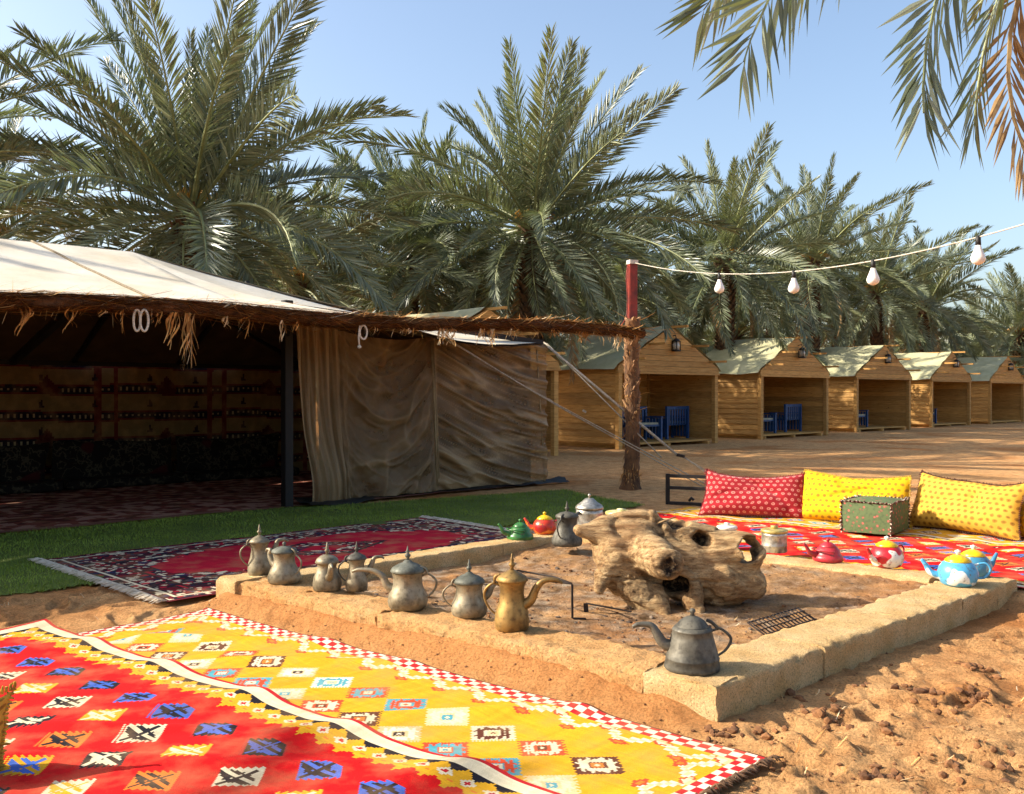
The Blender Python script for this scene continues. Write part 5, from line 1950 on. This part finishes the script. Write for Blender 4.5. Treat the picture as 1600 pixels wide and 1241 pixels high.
    t = thing('black_groundsheet', 'crumpled black plastic sheet along the foot of the netting', 'ground sheet', c)
    obj('sheet', np_mesh('sheet', np.c_[X - c.x, Y - c.y, Zz], q, nb.m), t)


curtain()
# ------------------------------------------------------------------ wooden cabins
n = NT('pine_plank')
oi = n.n.new('ShaderNodeObjectInfo')
co = n.tc()
off = n.n.new('ShaderNodeVectorMath'); off.operation = 'ADD'
sc_ = n.n.new('ShaderNodeVectorMath'); sc_.operation = 'SCALE'
cmb = n.n.new('ShaderNodeCombineXYZ')
for k in range(3):
    n.l.new(oi.outputs['Random'], cmb.inputs[k])
n.l.new(cmb.outputs[0], sc_.inputs[0]); sc_.inputs['Scale'].default_value = 37
n.l.new(co, off.inputs[0]); n.l.new(sc_.outputs[0], off.inputs[1])
g = n.noise(3.2, 6, .6, co=off.outputs[0], stretch=(1, 1, 9))
col = n.ramp(g, [(.3, C('#c69c5e')), (.5, C('#b88c4e')), (.7, C('#986f3c'))])
col = n.mix(.55, col, n.mix(1.0, col, n.ramp(oi.outputs['Random'], [(0, (.58, .55, .52)), (1, (1.4, 1.34, 1.22))]), 'MULTIPLY'))
col = n.mix(n.ramp(n.noise(7, 2, co=off.outputs[0], stretch=(1, 1, 2)), [(.70, (0, 0, 0)), (.76, (.8, .8, .8))]), col, C('#5a3518'))
n.bump(g, .2, .004)
M_PINE = n.fin(col, .7, 0, .25)
nr = NT('sage_canvas')
cr_ = nr.ramp(nr.noise(1.3, 5, .65), [(.3, C('#c4c09c')), (.5, C('#b8b48e')), (.7, C('#a4a07a'))])
cr_ = nr.mix(nr.ramp(nr.noise(5, 5, .7, stretch=(.3, 1, 1)), [(.58, (0, 0, 0)), (.8, (.4, .4, .4))]), cr_, C('#8a7a56'))
nr.bump(nr.noise(5, 4), .4, .05)
M_CLOTH_R = nr.fin(cr_, .9, 0, .2)
M_BLUE = simple('blue_paint', C('#134478'), C('#0e335c'), 8, .5, 0, .15, 60, .003)
M_PALE = simple('pale_board', C('#a8a48c'), C('#8e8a74'), 8, .7, 0, .1)
M_LGLASS = simple('lantern_glass', C('#b9b3a4'), C('#a39c8c'), 8, .2, 0, 0)
M_LFRAME = simple('lantern_black', C('#211c18'), C('#15120f'), 8, .5, .3, 0)

CW, CD, CZ, RZ = 4.3, 2.45, 2.05, 3.27
ACAB = R(44)
_cache = {}


def cpart(key, name, mk, mats, parent):
    """Build once, afterwards share the mesh."""
    if key in _cache:
        return obj(name, _cache[key], parent)
    o = mk().build(name, mats, parent)
    _cache[key] = o.data
    return o


def plank(t, name, L, hgt, th, loc, rz, key):
    o = cpart(key, name, lambda: MB().box((L / 2, 0, 0), (L, th, hgt)), M_PINE, t)
    o.location = loc
    o.rotation_euler = (0, 0, rz)
    return o


def cabin(loc, label, k):
    t = thing('wooden_cabin', label, 'cabin', loc, ACAB + R((0, -.6, .9, -1.2, .7, -.5)[k]), 'row of wooden cabins under the palms')
    z0, nrow = .16, 12
    ph = (2.17 - z0) / nrow
    rng = random.Random(k)
    for i in range(nrow):
        z = z0 + ph * (i + .5)
        # shiplap: each board leans out at its foot and covers the one below
        for L, loc, rz, ex, key in ((CD - .14, (rng.uniform(-.003, .003), .07, z), PI / 2, .026, 'side'), (CD - .14, (CW + rng.uniform(-.003, .003), .07, z), PI / 2, .026, 'side'), (CW - .14, (.07, CD + rng.uniform(-.003, .003), z), 0, .026 if i != 7 else .004, 'back')):
            o = plank(t, 'plank', L, ph + ex, .024, loc, rz, (key, ex))
            o.rotation_euler = (R(10) if loc[0] < .05 or key == 'back' else R(-10), R(rng.uniform(-.35, .35)), rz + R(rng.uniform(-.25, .25)))
    for x, y in ((0, 0), (CW, 0), (0, CD), (CW, CD)):
        o = cpart('post', 'post', lambda: MB().box((0, 0, 1.09), (.14, .12, 2.18)), M_PINE, t)
        o.location = (x, y, 0)
    for x in (0.55, CW / 2, CW - .55):
        o = cpart('stud', 'post', lambda: MB().box((0, 0, 1.12), (.09, .07, 2.0)), M_PINE, t)
        o.location = (x, CD - .06, 0)
    # gable boards, front and back
    nb = 8
    gh = (RZ - CZ) / nb
    for fy, nm in ((-.05, 'f'), (CD + .03, 'b')):
        for i in range(nb):
            def mk(i=i):
                za, zb = CZ + gh * i + .004, CZ + gh * (i + 1) - .004
                def half(z):
                    return (CW / 2 + .12) if z < CZ + .12 else (CW / 2 + .12) * (RZ + .03 - z) / (RZ + .03 - CZ - .12)
                m = MB()
                vs = []
                for y in (-.014, .014):
                    vs += [(-half(za), y, za), (half(za), y, za), (half(zb), y, zb), (-half(zb), y, zb)]
                return m.add(vs, [(0, 1, 2, 3), (7, 6, 5, 4), (0, 4, 5, 1), (1, 5, 6, 2), (2, 6, 7, 3), (3, 7, 4, 0)])
            o = cpart(('gab', i), 'gable_board', mk, M_PINE, t)
            o.location = (CW / 2, fy + rng.uniform(-.003, .003), 0)
    o = cpart('lintel', 'lintel', lambda: MB().box((CW / 2, 0, 0), (CW + .24, .09, .06)), M_PINE, t)
    o.location = (0, -.05, CZ - .032)
    # purlins poking through the gable
    for u in (-.80, -.42, 0, .42, .80):
        o = cpart('purlin', 'purlin', lambda: MB().box((0, CD / 2 - .12, 0), (.07, CD + 1.0, .06)), M_PINE, t)
        zz = RZ - .02 - (RZ - CZ - .12) * abs(u) * 1.0
        o.location = (CW / 2 + (CW / 2 + .12) * u, 0, zz - (.0 if u else -.04) + .0)
    # canvas over the purlins
    mb = MB()
    rr = np.random.default_rng(k + 3)
    vs = []
    nu, nv = 26, 15
    for j in range(nv):
        for i in range(nu):
            u = -1 + 2 * i / (nu - 1)
            a = abs(u)
            y = -.06 + (CD + .3) * j / (nv - 1) + (.02 * math.sin(i * 2.1) if j in (0, nv - 1) else 0)
            z = RZ + .10 - (RZ - CZ - .10) * min(a * 1.06, 1.06) - (.03 + .008 * k) * math.sin(PI * ((a * 2.5) % 1)) - (.05 if a > .98 else 0)
            z += float(.03 * vn(u * 3 + k * 7, y * 1.6, 0, 8 + k))
            vs.append((CW / 2 + (CW / 2 + .26) * u, y, z))
    mb.add(vs, grid_quads(nu, nv).tolist(), 0, True)
    mb.build('roof_canvas', M_CLOTH_R, t)
    # floor on skids
    o = cpart('floor', 'floor', lambda: MB().box((CW / 2, CD / 2, .12), (CW - .16, CD - .16, .05)), M_PINE, t)
    for x in (.3, CW / 2, CW - .3):
        o = cpart('skid', 'skid', lambda: MB().box((0, CD / 2, .045), (.10, CD, .09)), M_PINE, t)
        o.location = (x, 0, 0)
    return t


def lantern(cab, label):
    M = Matrix.Translation(cab.location) @ Matrix.Rotation(ACAB, 4, 'Z')
    p = M @ Vector((CW / 2 + .08, -.19, 2.62))
    t = thing('wall_lantern', label, 'lantern', p, ACAB, 'lanterns on the cabin gables')
    cpart('lg', 'glass', lambda: MB().lathe([(.001, .04), (.085, .05), (.10, .16), (.075, .27), (.001, .28)], 12), M_LGLASS, t)
    def fr():
        m = MB()
        m.lathe([(.001, 0), (.13, 0), (.13, .03), (.07, .05)], 10)
        m.lathe([(.12, .27), (.10, .31), (.05, .35), (.001, .37)], 10)
        for k in range(4):
            a = PI / 4 + k * PI / 2
            m.tube([(.118 * math.cos(a), .118 * math.sin(a), .02), (.11 * math.cos(a), .11 * math.sin(a), .29)], .014, 5)
        return m
    cpart('lf', 'frame', fr, M_LFRAME, t)
    cpart('lb', 'bracket', lambda: MB().tube([(0, .15, .42), (0, .02, .45), (0, 0, .36)], .014, 5), M_LFRAME, t)


def bench(cab, x, y, rz, label, w=1.15):
    M = Matrix.Translation(cab.location) @ Matrix.Rotation(ACAB, 4, 'Z')
    p = M @ Vector((x, y, .145))
    t = thing('blue_bench', label, 'bench', p, ACAB + rz, 'blue benches inside the cabins')
    for i, (a, b, h) in enumerate(((0, 0, .62), (w, 0, .62), (0, .55, .95), (w, .55, .95))):
        o = cpart(('leg', h), 'leg', lambda: MB().box((0, 0, h / 2), (.07, .07, h)), M_BLUE, t)
        o.location = (a, b, 0)
    o = cpart(('seat', w), 'seat', lambda: MB().box((w / 2, .27, .42), (w - .08, .50, .05)), M_BLUE, t)
    for a in (0, w):
        o = cpart('arm', 'armrest', lambda: MB().box((0, .26, .645), (.09, .62, .04)), M_BLUE, t)
        o.location = (a, 0, 0)
        for k in range(4):
            o = cpart('aslat', 'slat', lambda: MB().box((0, 0, .33), (.025, .07, .54)), M_BLUE, t)
            o.location = (a, .10 + k * .115, 0)
    o = cpart(('brail', w), 'back_rail', lambda: MB().box((w / 2, .55, .90), (w, .045, .09)), M_BLUE, t)
    for k in range(7):
        o = cpart('bslat', 'slat', lambda: MB().box((0, .55, .64), (.07, .022, .44)), M_BLUE, t)
        o.location = (.12 + k * (w - .24) / 6, 0, 0)
    o = cpart(('pad', w), 'seat_pad', lambda: MB().box((w / 2, .27, .475), (w - .12, .46, .055)), M_PALE, t)
    return t


def table(cab, x, y, label):
    M = Matrix.Translation(cab.location) @ Matrix.Rotation(ACAB, 4, 'Z')
    p = M @ Vector((x, y, .145))
    t = thing('blue_table', label, 'table', p, ACAB, 'blue tables inside the cabins')
    cpart('ttop', 'tabletop', lambda: MB().box((.5, .4, .74), (1.05, .85, .045)), M_PALE, t)
    cpart('tapron', 'apron', lambda: MB().box((.5, .4, .665), (.92, .72, .10)), M_BLUE, t)
    for a, b in ((.08, .06), (.92, .06), (.08, .74), (.92, .74)):
        o = cpart('tleg', 'leg', lambda: MB().box((0, 0, .355), (.075, .075, .71)), M_BLUE, t)
        o.location = (a, b, 0)


CABS = []
for k, (x, y, lb) in enumerate(((-2.10, 19.45, 'wooden cabin mostly hidden behind the brown netting curtain'),
                                (2.78, 25.0, 'wooden cabin directly behind the palm trunk post with blue seats inside'),
                                (7.82, 30.2, 'wooden cabin next right of the one behind the trunk post'),
                                (12.8, 35.7, 'middle sized wooden cabin, third from the far right end of the row'),
                                (17.9, 41.0, 'small looking wooden cabin, second from the far right end'),
                                (22.7, 45.6, 'last wooden cabin at the far right end of the row'))):
    c = cabin((x, y, float(ground_h(x, y)) - .01), lb, k)
    CABS.append(c)
for k, w in ((1, 'behind the trunk post'), (2, 'right of the trunk post'), (3, 'in the middle of the row'), (4, 'before the last one'), (5, 'at the far end')):
    lantern(CABS[k], 'black lantern on the gable of the cabin ' + w)
bench(CABS[1], 1.15, .5, R(0), 'blue slatted bench beside the palm trunk post', 1.3)
table(CABS[1], 1.5, 1.2, 'blue table with pale top in the cabin behind the trunk post')
bench(CABS[1], 4.0, 1.25, R(180), 'blue bench with high back in the cabin behind the trunk post', 1.0)
bench(CABS[2], .5, .5, R(0), 'blue slatted bench in the cabin right of the trunk post', 1.2)
bench(CABS[2], 3.7, 1.25, R(180), 'blue bench facing the slatted one in the second open cabin', 1.0)
bench(CABS[3], 1.1, .5, R(0), 'blue bench at the left side of the middle cabin', .8)
bench(CABS[4], 1.1, .5, R(0), 'blue bench barely visible in the cabin before the last', .6)
o = CABS[2]
# ------------------------------------------------------------------ date palms
n = NT('palm_leaflet')
oi = n.n.new('ShaderNodeObjectInfo')
tn = n.attr('tone').outputs['Fac']
col = n.ramp(tn, [(0, C('#474f3c')), (.5, C('#6c755c')), (1, C('#9ca288'))])
col = n.mix(.6, col, n.mix(1.0, col, n.ramp(oi.outputs['Random'], [(0, (.6, .66, .6)), (.6, (1.0, 1.0, 1.0)), (1, (1.4, 1.35, 1.1))]), 'MULTIPLY'))
n.fin(col, .36, 0, .6)
tl = n.n.new('ShaderNodeBsdfTranslucent')
n.put(tl.inputs[0], n.mix(.5, col, C('#7c8a2e')))
ms = n.n.new('ShaderNodeMixShader'); ms.inputs[0].default_value = .22
n.l.new(n.b.outputs[0], ms.inputs[1]); n.l.new(tl.outputs[0], ms.inputs[2]); n.l.new(ms.outputs[0], n.out.inputs[0])
M_LEAF = n.m
M_DEADLEAF = simple('dry_palm_leaflet', C('#a98a5c'), C('#7d6038'), 5, .7, 0, 0)
M_RACH = simple('palm_rib', C('#8f9465'), C('#6d7345'), 4, .5, 0, 0)
M_RACHD = simple('dry_palm_rib', C('#a58a58'), C('#806438'), 4, .6, 0, 0)
M_PTRUNK = simple('date_palm_trunk', C('#5e4630'), C('#33241a'), 8, .95, 0, .8, 25, .03)
M_STALK = simple('date_stalk', C('#c7922a'), C('#a8741c'), 8, .6, 0, 0)
M_BOOT = simple('cut_leaf_base', C('#6d5236'), C('#3e2c1c'), 8, .9, 0, .4, 30, .01)


def frond_mesh(L, bend, nl, seed, wid=.030, ll=.50, mats=None, petiole=.14, vee=.5, power=1.5, twist=0.0, full=0.0):
    """A pinnate frond along +X, arching down by 'bend' radians; stiff folded leaflets in two ranks."""
    rng = np.random.default_rng(seed)
    m = 26
    th = -bend * (np.linspace(0, 1, m) ** power)
    ds = L / (m - 1)
    px = np.concatenate([[0], np.cumsum(np.cos((th[1:] + th[:-1]) / 2) * ds)])
    pz = np.concatenate([[0], np.cumsum(np.sin((th[1:] + th[:-1]) / 2) * ds)])
    py = .03 * L * rng.normal(0, 1) * np.linspace(0, 1, m) ** 2
    mb = MB()
    pts = [Vector((px[i], py[i], pz[i])) for i in range(m)]
    rad = [.034 * (L / 4) * (1 - .9 * (i / (m - 1))) + .003 for i in range(m)]
    mb.tube(pts[::2] + [pts[-1]], rad[::2] + [rad[-1]], 4, 1, caps=False)
    V, F, T, MI = list(mb.v), [tuple(f) for f in mb.f], [0.5] * len(mb.v), [1] * len(mb.f)
    for k in range(nl):
        for sd in (-1, 1):
            if rng.random() < .05:
                continue
            t = petiole + (1 - petiole) * ((k + rng.uniform(-.35, .35)) / (nl - 1))
            t = min(max(t, petiole), .999)
            i = t * (m - 1)
            i0 = min(int(i), m - 2)
            w = i - i0
            p = pts[i0].lerp(pts[i0 + 1], w)
            tan = (pts[i0 + 1] - pts[i0]).normalized()
            up = Vector((-tan.z, 0, tan.x))
            if up.z < 0 and bend < PI / 2: up = -up
            tw = twist * (.4 + .6 * t)
            s0 = tan.cross(up).normalized()
            up = up * math.cos(tw) + s0 * math.sin(tw)
            side = tan.cross(up).normalized() * sd
            q = (t - petiole) / (1 - petiole)
            l = ll * (.55 + .65 * math.sin(PI * min(1, q * .85 + .12)) ** .8) * (1 - .25 * q) * (1 + .55 * full * q) * rng.uniform(.82, 1.12) * (L / 4)
            fa = R(58 - 34 * q) + rng.normal(0, .09)
            va = vee * (1 - .35 * q) + rng.normal(0, .20)
            d = tan * math.cos(fa) + (side * math.cos(va) + up * math.sin(va)) * math.sin(fa)
            d.normalize()
            wd = (up * math.cos(va) - side * math.sin(va))
            nd = d.cross(wd).normalized()
            dr = Vector((0, 0, -1)) * l * rng.uniform(.0, .08)
            ww = wid * (L / 4) * rng.uniform(.8, 1.15) / 2
            fold = wd * ww * .5
            a = p
            mid = p + d * l * .42 + dr * .25
            tip = p + d * l + dr
            o = len(V)
            s2 = nd
            V += [tuple(a), tuple(mid + s2 * ww + fold), tuple(tip), tuple(mid - s2 * ww + fold), tuple(mid)]
            tone = float(np.clip(rng.normal(.45, .22) + .1 * q, 0, 1))
            T += [tone] * 5
            F += [(o, o + 1, o + 4), (o + 4, o + 1, o + 2), (o, o + 4, o + 3), (o + 4, o + 2, o + 3)]
            MI += [0] * 4
    me = bpy.data.meshes.new('frond')
    me.from_pydata(V, [], F)
    for mm in (mats or (M_LEAF, M_RACH)):
        me.materials.append(mm)
    me.polygons.foreach_set('material_index', MI)
    at = me.attributes.new('tone', 'FLOAT', 'POINT')
    at.data.foreach_set('value', np.array(T, np.float32))
    me.update()
    return me


BENDS = (.25, .5, .8, 1.15, 1.5)
FR = {b: [frond_mesh(4.0, b, 92, 10 * i + j, wid=.043, ll=.56, twist=(-.7, .0, .7)[j]) for j in range(3)] for i, b in enumerate(BENDS)}
FRD = [frond_mesh(4.0, b, 60, 90 + i, wid=.045, ll=.5, mats=(M_DEADLEAF, M_RACHD)) for i, b in enumerate((.9, 1.4))]


def trunk_mesh(h, r, seed):
    rng = random.Random(seed)
    mb = MB()
    nseg = max(6, int(h / .25))
    pts = [Vector((.06 * math.sin(z * .7 + seed) * z / h, .05 * math.cos(z * .9 + seed) * z / h, z)) for z in [h * i / nseg - .1 for i in range(nseg + 1)]]
    mb.tube(pts, [r * (1.05 - .15 * i / nseg) for i in range(nseg + 1)], 10)
    nz = int(h / .13)
    for i in range(nz):
        z = .1 + i * .13
        for j in range(7):
            a = j * 2 * PI / 7 + i * .45 + rng.uniform(-.12, .12)
            d = Vector((math.cos(a), math.sin(a), 0))
            u = Vector((-d.y, d.x, 0))
            c = Vector((.06 * math.sin(z * .7 + seed) * z / h, .05 * math.cos(z * .9 + seed) * z / h, z)) + d * r * .92
            ln = rng.uniform(.10, .20) * (1.5 if z > h - 1.0 else 1)
            w = r * .36
            q = c + d * ln * .6 + Vector((0, 0, ln))
            mb.add([c - u * w, c + u * w, q + u * w * .5, q - u * w * .5, c + Vector((0, 0, .14))], [(0, 1, 2, 3), (1, 4, 2), (4, 0, 3), (4, 3, 2)], 1)
    return mb


def palm(x, y, hc, L, nf, seed, label, r=.24, low_=-55, stalks=5, top=84, dead=3, group='date palms behind the tent and cabins', fr=None):
    rng = random.Random(seed)
    z0 = float(ground_h(x, y)) - .02
    t = thing('date_palm', label, 'palm tree', (x, y, z0), 0, group)
    trunk_mesh(hc, r, seed).build('trunk', [M_PTRUNK, M_BOOT], t)
    ga = PI * (3 - math.sqrt(5))
    for i in range(nf):
        q = (i + .5) / nf
        el = top - (top - low_) * q ** 1.05 + rng.uniform(-7, 7)
        az = i * ga + rng.uniform(-.22, .22) + seed
        b = min(4, max(0, int(q * 4.4 + rng.uniform(-.4, .5))))
        me = rng.choice(FR[BENDS[b]])
        if i >= nf - dead:
            me = rng.choice(FRD)
        s = L / 4 * rng.uniform(.76, 1.12) * (.80 + .3 * math.sin(PI * min(1, q * 1.2)))
        o = obj('frond', me, t)
        o.matrix_local = Matrix.Translation((.14 * math.cos(az), .14 * math.sin(az), hc - .25 * q)) @ Matrix.Rotation(az, 4, 'Z') @ Matrix.Rotation(-R(el), 4, 'Y') @ Matrix.Rotation(rng.uniform(-.5, .5), 4, 'X') @ Matrix.Scale(s, 4)
    for k in range(stalks):
        az = seed + k * 2 * PI / max(1, stalks) + rng.uniform(-.4, .4)
        mb = MB()
        for j in range(14):
            a = az + rng.uniform(-.35, .35)
            e = rng.uniform(.5, 1.1)
            d = Vector((math.cos(a), math.sin(a), 0))
            l = rng.uniform(.45, .85)
            mb.tube([Vector((0, 0, hc - .05)) + d * .1, Vector((0, 0, hc + .28 * e)) + d * .3 * l, Vector((0, 0, hc + .36 * e)) + d * .62 * l, Vector((0, 0, hc + .2 * e)) + d * .9 * l], [.016, .013, .010, .006], 4)
        mb.build('fruit_stalk', M_STALK, t)
    return t


def palm_px(px, py, Y, L, nf, seed, label, **k):
    p = at_depth(px, py, Y)
    return palm(p.x, p.y, p.z, L, nf, seed, label, **k)


palm_px(298, 325, 20.0, 4.9, 80, 3, 'largest date palm rising directly behind the cream tent roof', r=.30, stalks=4, low_=-60)
palm_px(832, 352, 25.5, 4.8, 80, 7, 'date palm with orange stalks standing in the middle behind the beam', r=.30, stalks=7, low_=-62)
palm_px(1132, 405, 33.0, 4.4, 54, 11, 'date palm behind the red pole and the cabin gable', r=.28, low_=-60)
palm_px(1270, 408, 38.5, 4.4, 54, 15, 'date palm behind the hanging bulbs and the third cabin', r=.28, low_=-60)
palm_px(1446, 478, 50, 4.6, 50, 19, 'date palm behind the far small cabins with an upright crown', r=.28, low_=-55)
palm_px(1592, 520, 56, 5.0, 50, 23, 'date palm at the far right, behind the last cabin', r=.28, low_=-55)
palm_px(640, 400, 28.5, 4.2, 70, 27, 'dark date palm between the two biggest crowns', r=.28, low_=-62)
palm_px(-170, 250, 18.0, 4.4, 54, 31, 'date palm cut off by the upper left corner behind the tent', r=.28, low_=-58)
palm_px(-30, 372, 23.0, 4.0, 50, 35, 'low drooping date palm behind the left end of the tent roof', r=.28, low_=-60)
palm_px(470, 440, 26.0, 4.0, 50, 39, 'low shaded date palm right of the largest palm', r=.26, low_=-58)
palm_px(975, 455, 34.0, 4.2, 50, 43, 'shaded date palm between the orange stalked palm and the red pole', r=.26, low_=-58)
palm_px(705, 470, 33.0, 4.2, 48, 47, 'distant shaded date palm above the netting curtain', r=.26, low_=-58)
palm_px(1370, 455, 46.0, 4.6, 50, 51, 'distant date palm behind the fourth cabin roof', r=.26, low_=-58)
palm_px(1205, 470, 46.0, 4.4, 46, 55, 'distant date palm low behind the second cabin roof', r=.26, low_=-58)
palm_px(1525, 545, 70.0, 5.0, 44, 59, 'very distant date palm left of the one at the far right', r=.26, low_=-55)
palm_px(1060, 500, 44.0, 4.4, 46, 61, 'distant low date palm just right of the trunk post', r=.26, low_=-55)
palm_px(560, 480, 38.0, 4.4, 46, 63, 'distant low date palm seen over the tent slope', r=.26, low_=-55)
palm_px(850, 505, 40.0, 4.6, 50, 67, 'far date palm showing below the orange stalked crown', r=.26, low_=-50)
palm_px(400, 500, 31.0, 4.2, 48, 73, 'low date palm glimpsed over the tent roof left of the dark crown', r=.26, low_=-50)
palm_px(760, 500, 30.0, 3.8, 46, 77, 'low date palm behind the beam where the hidden cabin stands', r=.26, low_=-50)
palm_px(930, 510, 37.0, 4.0, 46, 81, 'low date palm behind the left side of the red pole', r=.26, low_=-50)
palm_px(1150, 520, 40.0, 4.2, 46, 83, 'low date palm between the first two gables right of the post', r=.26, low_=-50)
palm_px(1310, 500, 48.0, 4.6, 46, 85, 'low date palm above the third gable right of the post', r=.26, low_=-50)
palm_px(1420, 530, 56.0, 4.6, 46, 87, 'low date palm above the small far gables', r=.26, low_=-50)

# palms beyond the frame whose shade falls into it
palm(-11.8, .4, 4.9, 3.6, 40, 71, 'date palm standing outside the view to the left', r=.26, group='date palms around the camp', stalks=0)
palm(-17.0, 13.0, 5.6, 4.2, 46, 75, 'date palm standing outside the view behind the tent', r=.26, group='date palms around the camp', stalks=0)

# grove far behind, one mass
def grove():
    rng = np.random.default_rng(3)
    V, F, T = [], [], []
    src = []
    for b in BENDS[1:]:
        me = FR[b][0]
        v = np.zeros(len(me.vertices) * 3); me.vertices.foreach_get('co', v)
        me.calc_loop_triangles()
        f = np.zeros(len(me.loop_triangles) * 3, int); me.loop_triangles.foreach_get('vertices', f)
        src.append((v.reshape(-1, 3), f.reshape(-1, 3)))
    off = 0
    for k in range(420):
        Y = rng.uniform(50, 100)
        X = rng.uniform(-.75, .75) * Y
        c = np.array([X, Y, rng.uniform(.8, 3.6 + (Y - 50) * .03)])
        for _ in range(4):
            v, f = src[rng.integers(len(src))]
            e = Matrix.Rotation(rng.uniform(0, 6.28), 3, 'Z') @ Matrix.Rotation(-rng.uniform(-.2, 1.4), 3, 'Y')
            vv = v @ np.array(e).T * rng.uniform(.9, 1.4) + c
            V.append(vv); F.append(f + off); T.append(np.full(len(vv), rng.uniform(.2, .7)))
            off += len(vv)
    me = np_mesh('palm_grove', np.concatenate(V), np.concatenate(F), M_LEAF, False, None, {'tone': np.concatenate(T)})
    tag(obj('palm_grove', me), 'far palm grove closing the view behind the cabins', 'palm grove', kind='stuff')


grove()

# ------------------------------------------------------------------ overhanging palm at the upper right
def near_palm():
    B = Vector((5.2, 7.0, 6.1))
    t = thing('date_palm', 'near date palm whose hanging fronds enter the upper right corner', 'palm tree', (B.x, B.y, 0), 0, 'date palms around the camp')
    trunk_mesh(B.z, .22, 5).build('trunk', [M_PTRUNK, M_BOOT], t)
    def hang(T, bend, seed, L, dead=False, roll=0, twist=1.25, nl=60, ll=.52, power=1.5):
        me = frond_mesh(L, bend, nl, seed, wid=.040, ll=ll, vee=.12, petiole=.16, twist=twist, full=1.0, mats=(M_DEADLEAF, M_RACHD) if dead else None, power=power)
        m = 26
        th = -bend * (np.linspace(0, 1, m) ** power)
        ds = L / (m - 1)
        ex, ez = np.cos((th[1:] + th[:-1]) / 2).sum() * ds, np.sin((th[1:] + th[:-1]) / 2).sum() * ds
        c = T - B
        hd = math.hypot(c.x, c.y)
        s = c.length / math.hypot(ex, ez)
        pitch = math.atan2(c.z, hd) - math.atan2(ez, ex)
        o = obj('frond', me, t)
        o.matrix_local = Matrix.Translation((0, 0, B.z)) @ Matrix.Rotation(math.atan2(c.y, c.x), 4, 'Z') @ Matrix.Rotation(-pitch, 4, 'Y') @ Matrix.Rotation(roll, 4, Vector((ex, 0, ez)).normalized()) @ Matrix.Scale(s, 4)
    hang(at_depth(1160, 104, 6.6), 1.15, 1, 4.0, roll=.35)
    hang(at_depth(1098, 18, 7.4), .9, 2, 4.4, roll=-.2)
    hang(at_depth(1412, 208, 6.2), 1.05, 3, 3.6, roll=.3)
    hang(at_depth(1535, 190, 6.6), 1.2, 4, 3.2, roll=-.2)
    hang(at_depth(1668, 330, 6.8), 1.6, 5, 3.0, True, .4, nl=50, ll=.40)
    hang(at_depth(1330, -40, 8.4), .8, 6, 4.2, roll=.2)
    rng = random.Random(9)
    for k in range(26):
        az = k * 2.4
        if math.cos(az - PI) > .45:
            continue
        q = k / 26
        o = obj('frond', rng.choice(FR[BENDS[min(4, int(q * 5))]]), t)
        o.matrix_local = Matrix.Translation((0, 0, B.z)) @ Matrix.Rotation(az, 4, 'Z') @ Matrix.Rotation(-R(80 - 90 * q), 4, 'Y') @ Matrix.Scale(.85, 4)


near_palm()


def litter():
    rng = random.Random(31)
    it = []
    for k in range(230):
        if k < 120:
            p = ground_at(rng.uniform(1130, 1620), rng.uniform(960, 1240))
        elif k < 170:
            p = ground_at(rng.uniform(-20, 330), rng.uniform(922, 972))
        else:
            p = ground_at(rng.uniform(880, 1600), rng.uniform(690, 790))
        if max(float(in_rug(p.x, p.y, r)) for r in (RUG_RED, RUG_YEL, RUG_PER, RUG_FAR)) > -.02:
            continue
        a = rng.uniform(0, 2 * PI)
        ln = rng.uniform(.03, .16)
        c = rng.uniform(-.5, .5)
        pts = []
        for i in range(5):
            w = i / 4
            x, y = p.x + math.cos(a + c * w) * ln * w, p.y + math.sin(a + c * w) * ln * w
            pts.append(Vector((x, y, float(ground_h(x, y)) + .006 + .006 * math.sin(w * 3))))
        it.append((pts, .005, rng.uniform(.3, 1)))
    o = strips('straw_litter', it, M_FIB, None, Vector((0, 0, 0)))
    tag(o, 'bits of straw and dry leaf lying about on the sand', 'straw', kind='stuff')


litter()
bpy.context.view_layer.update()
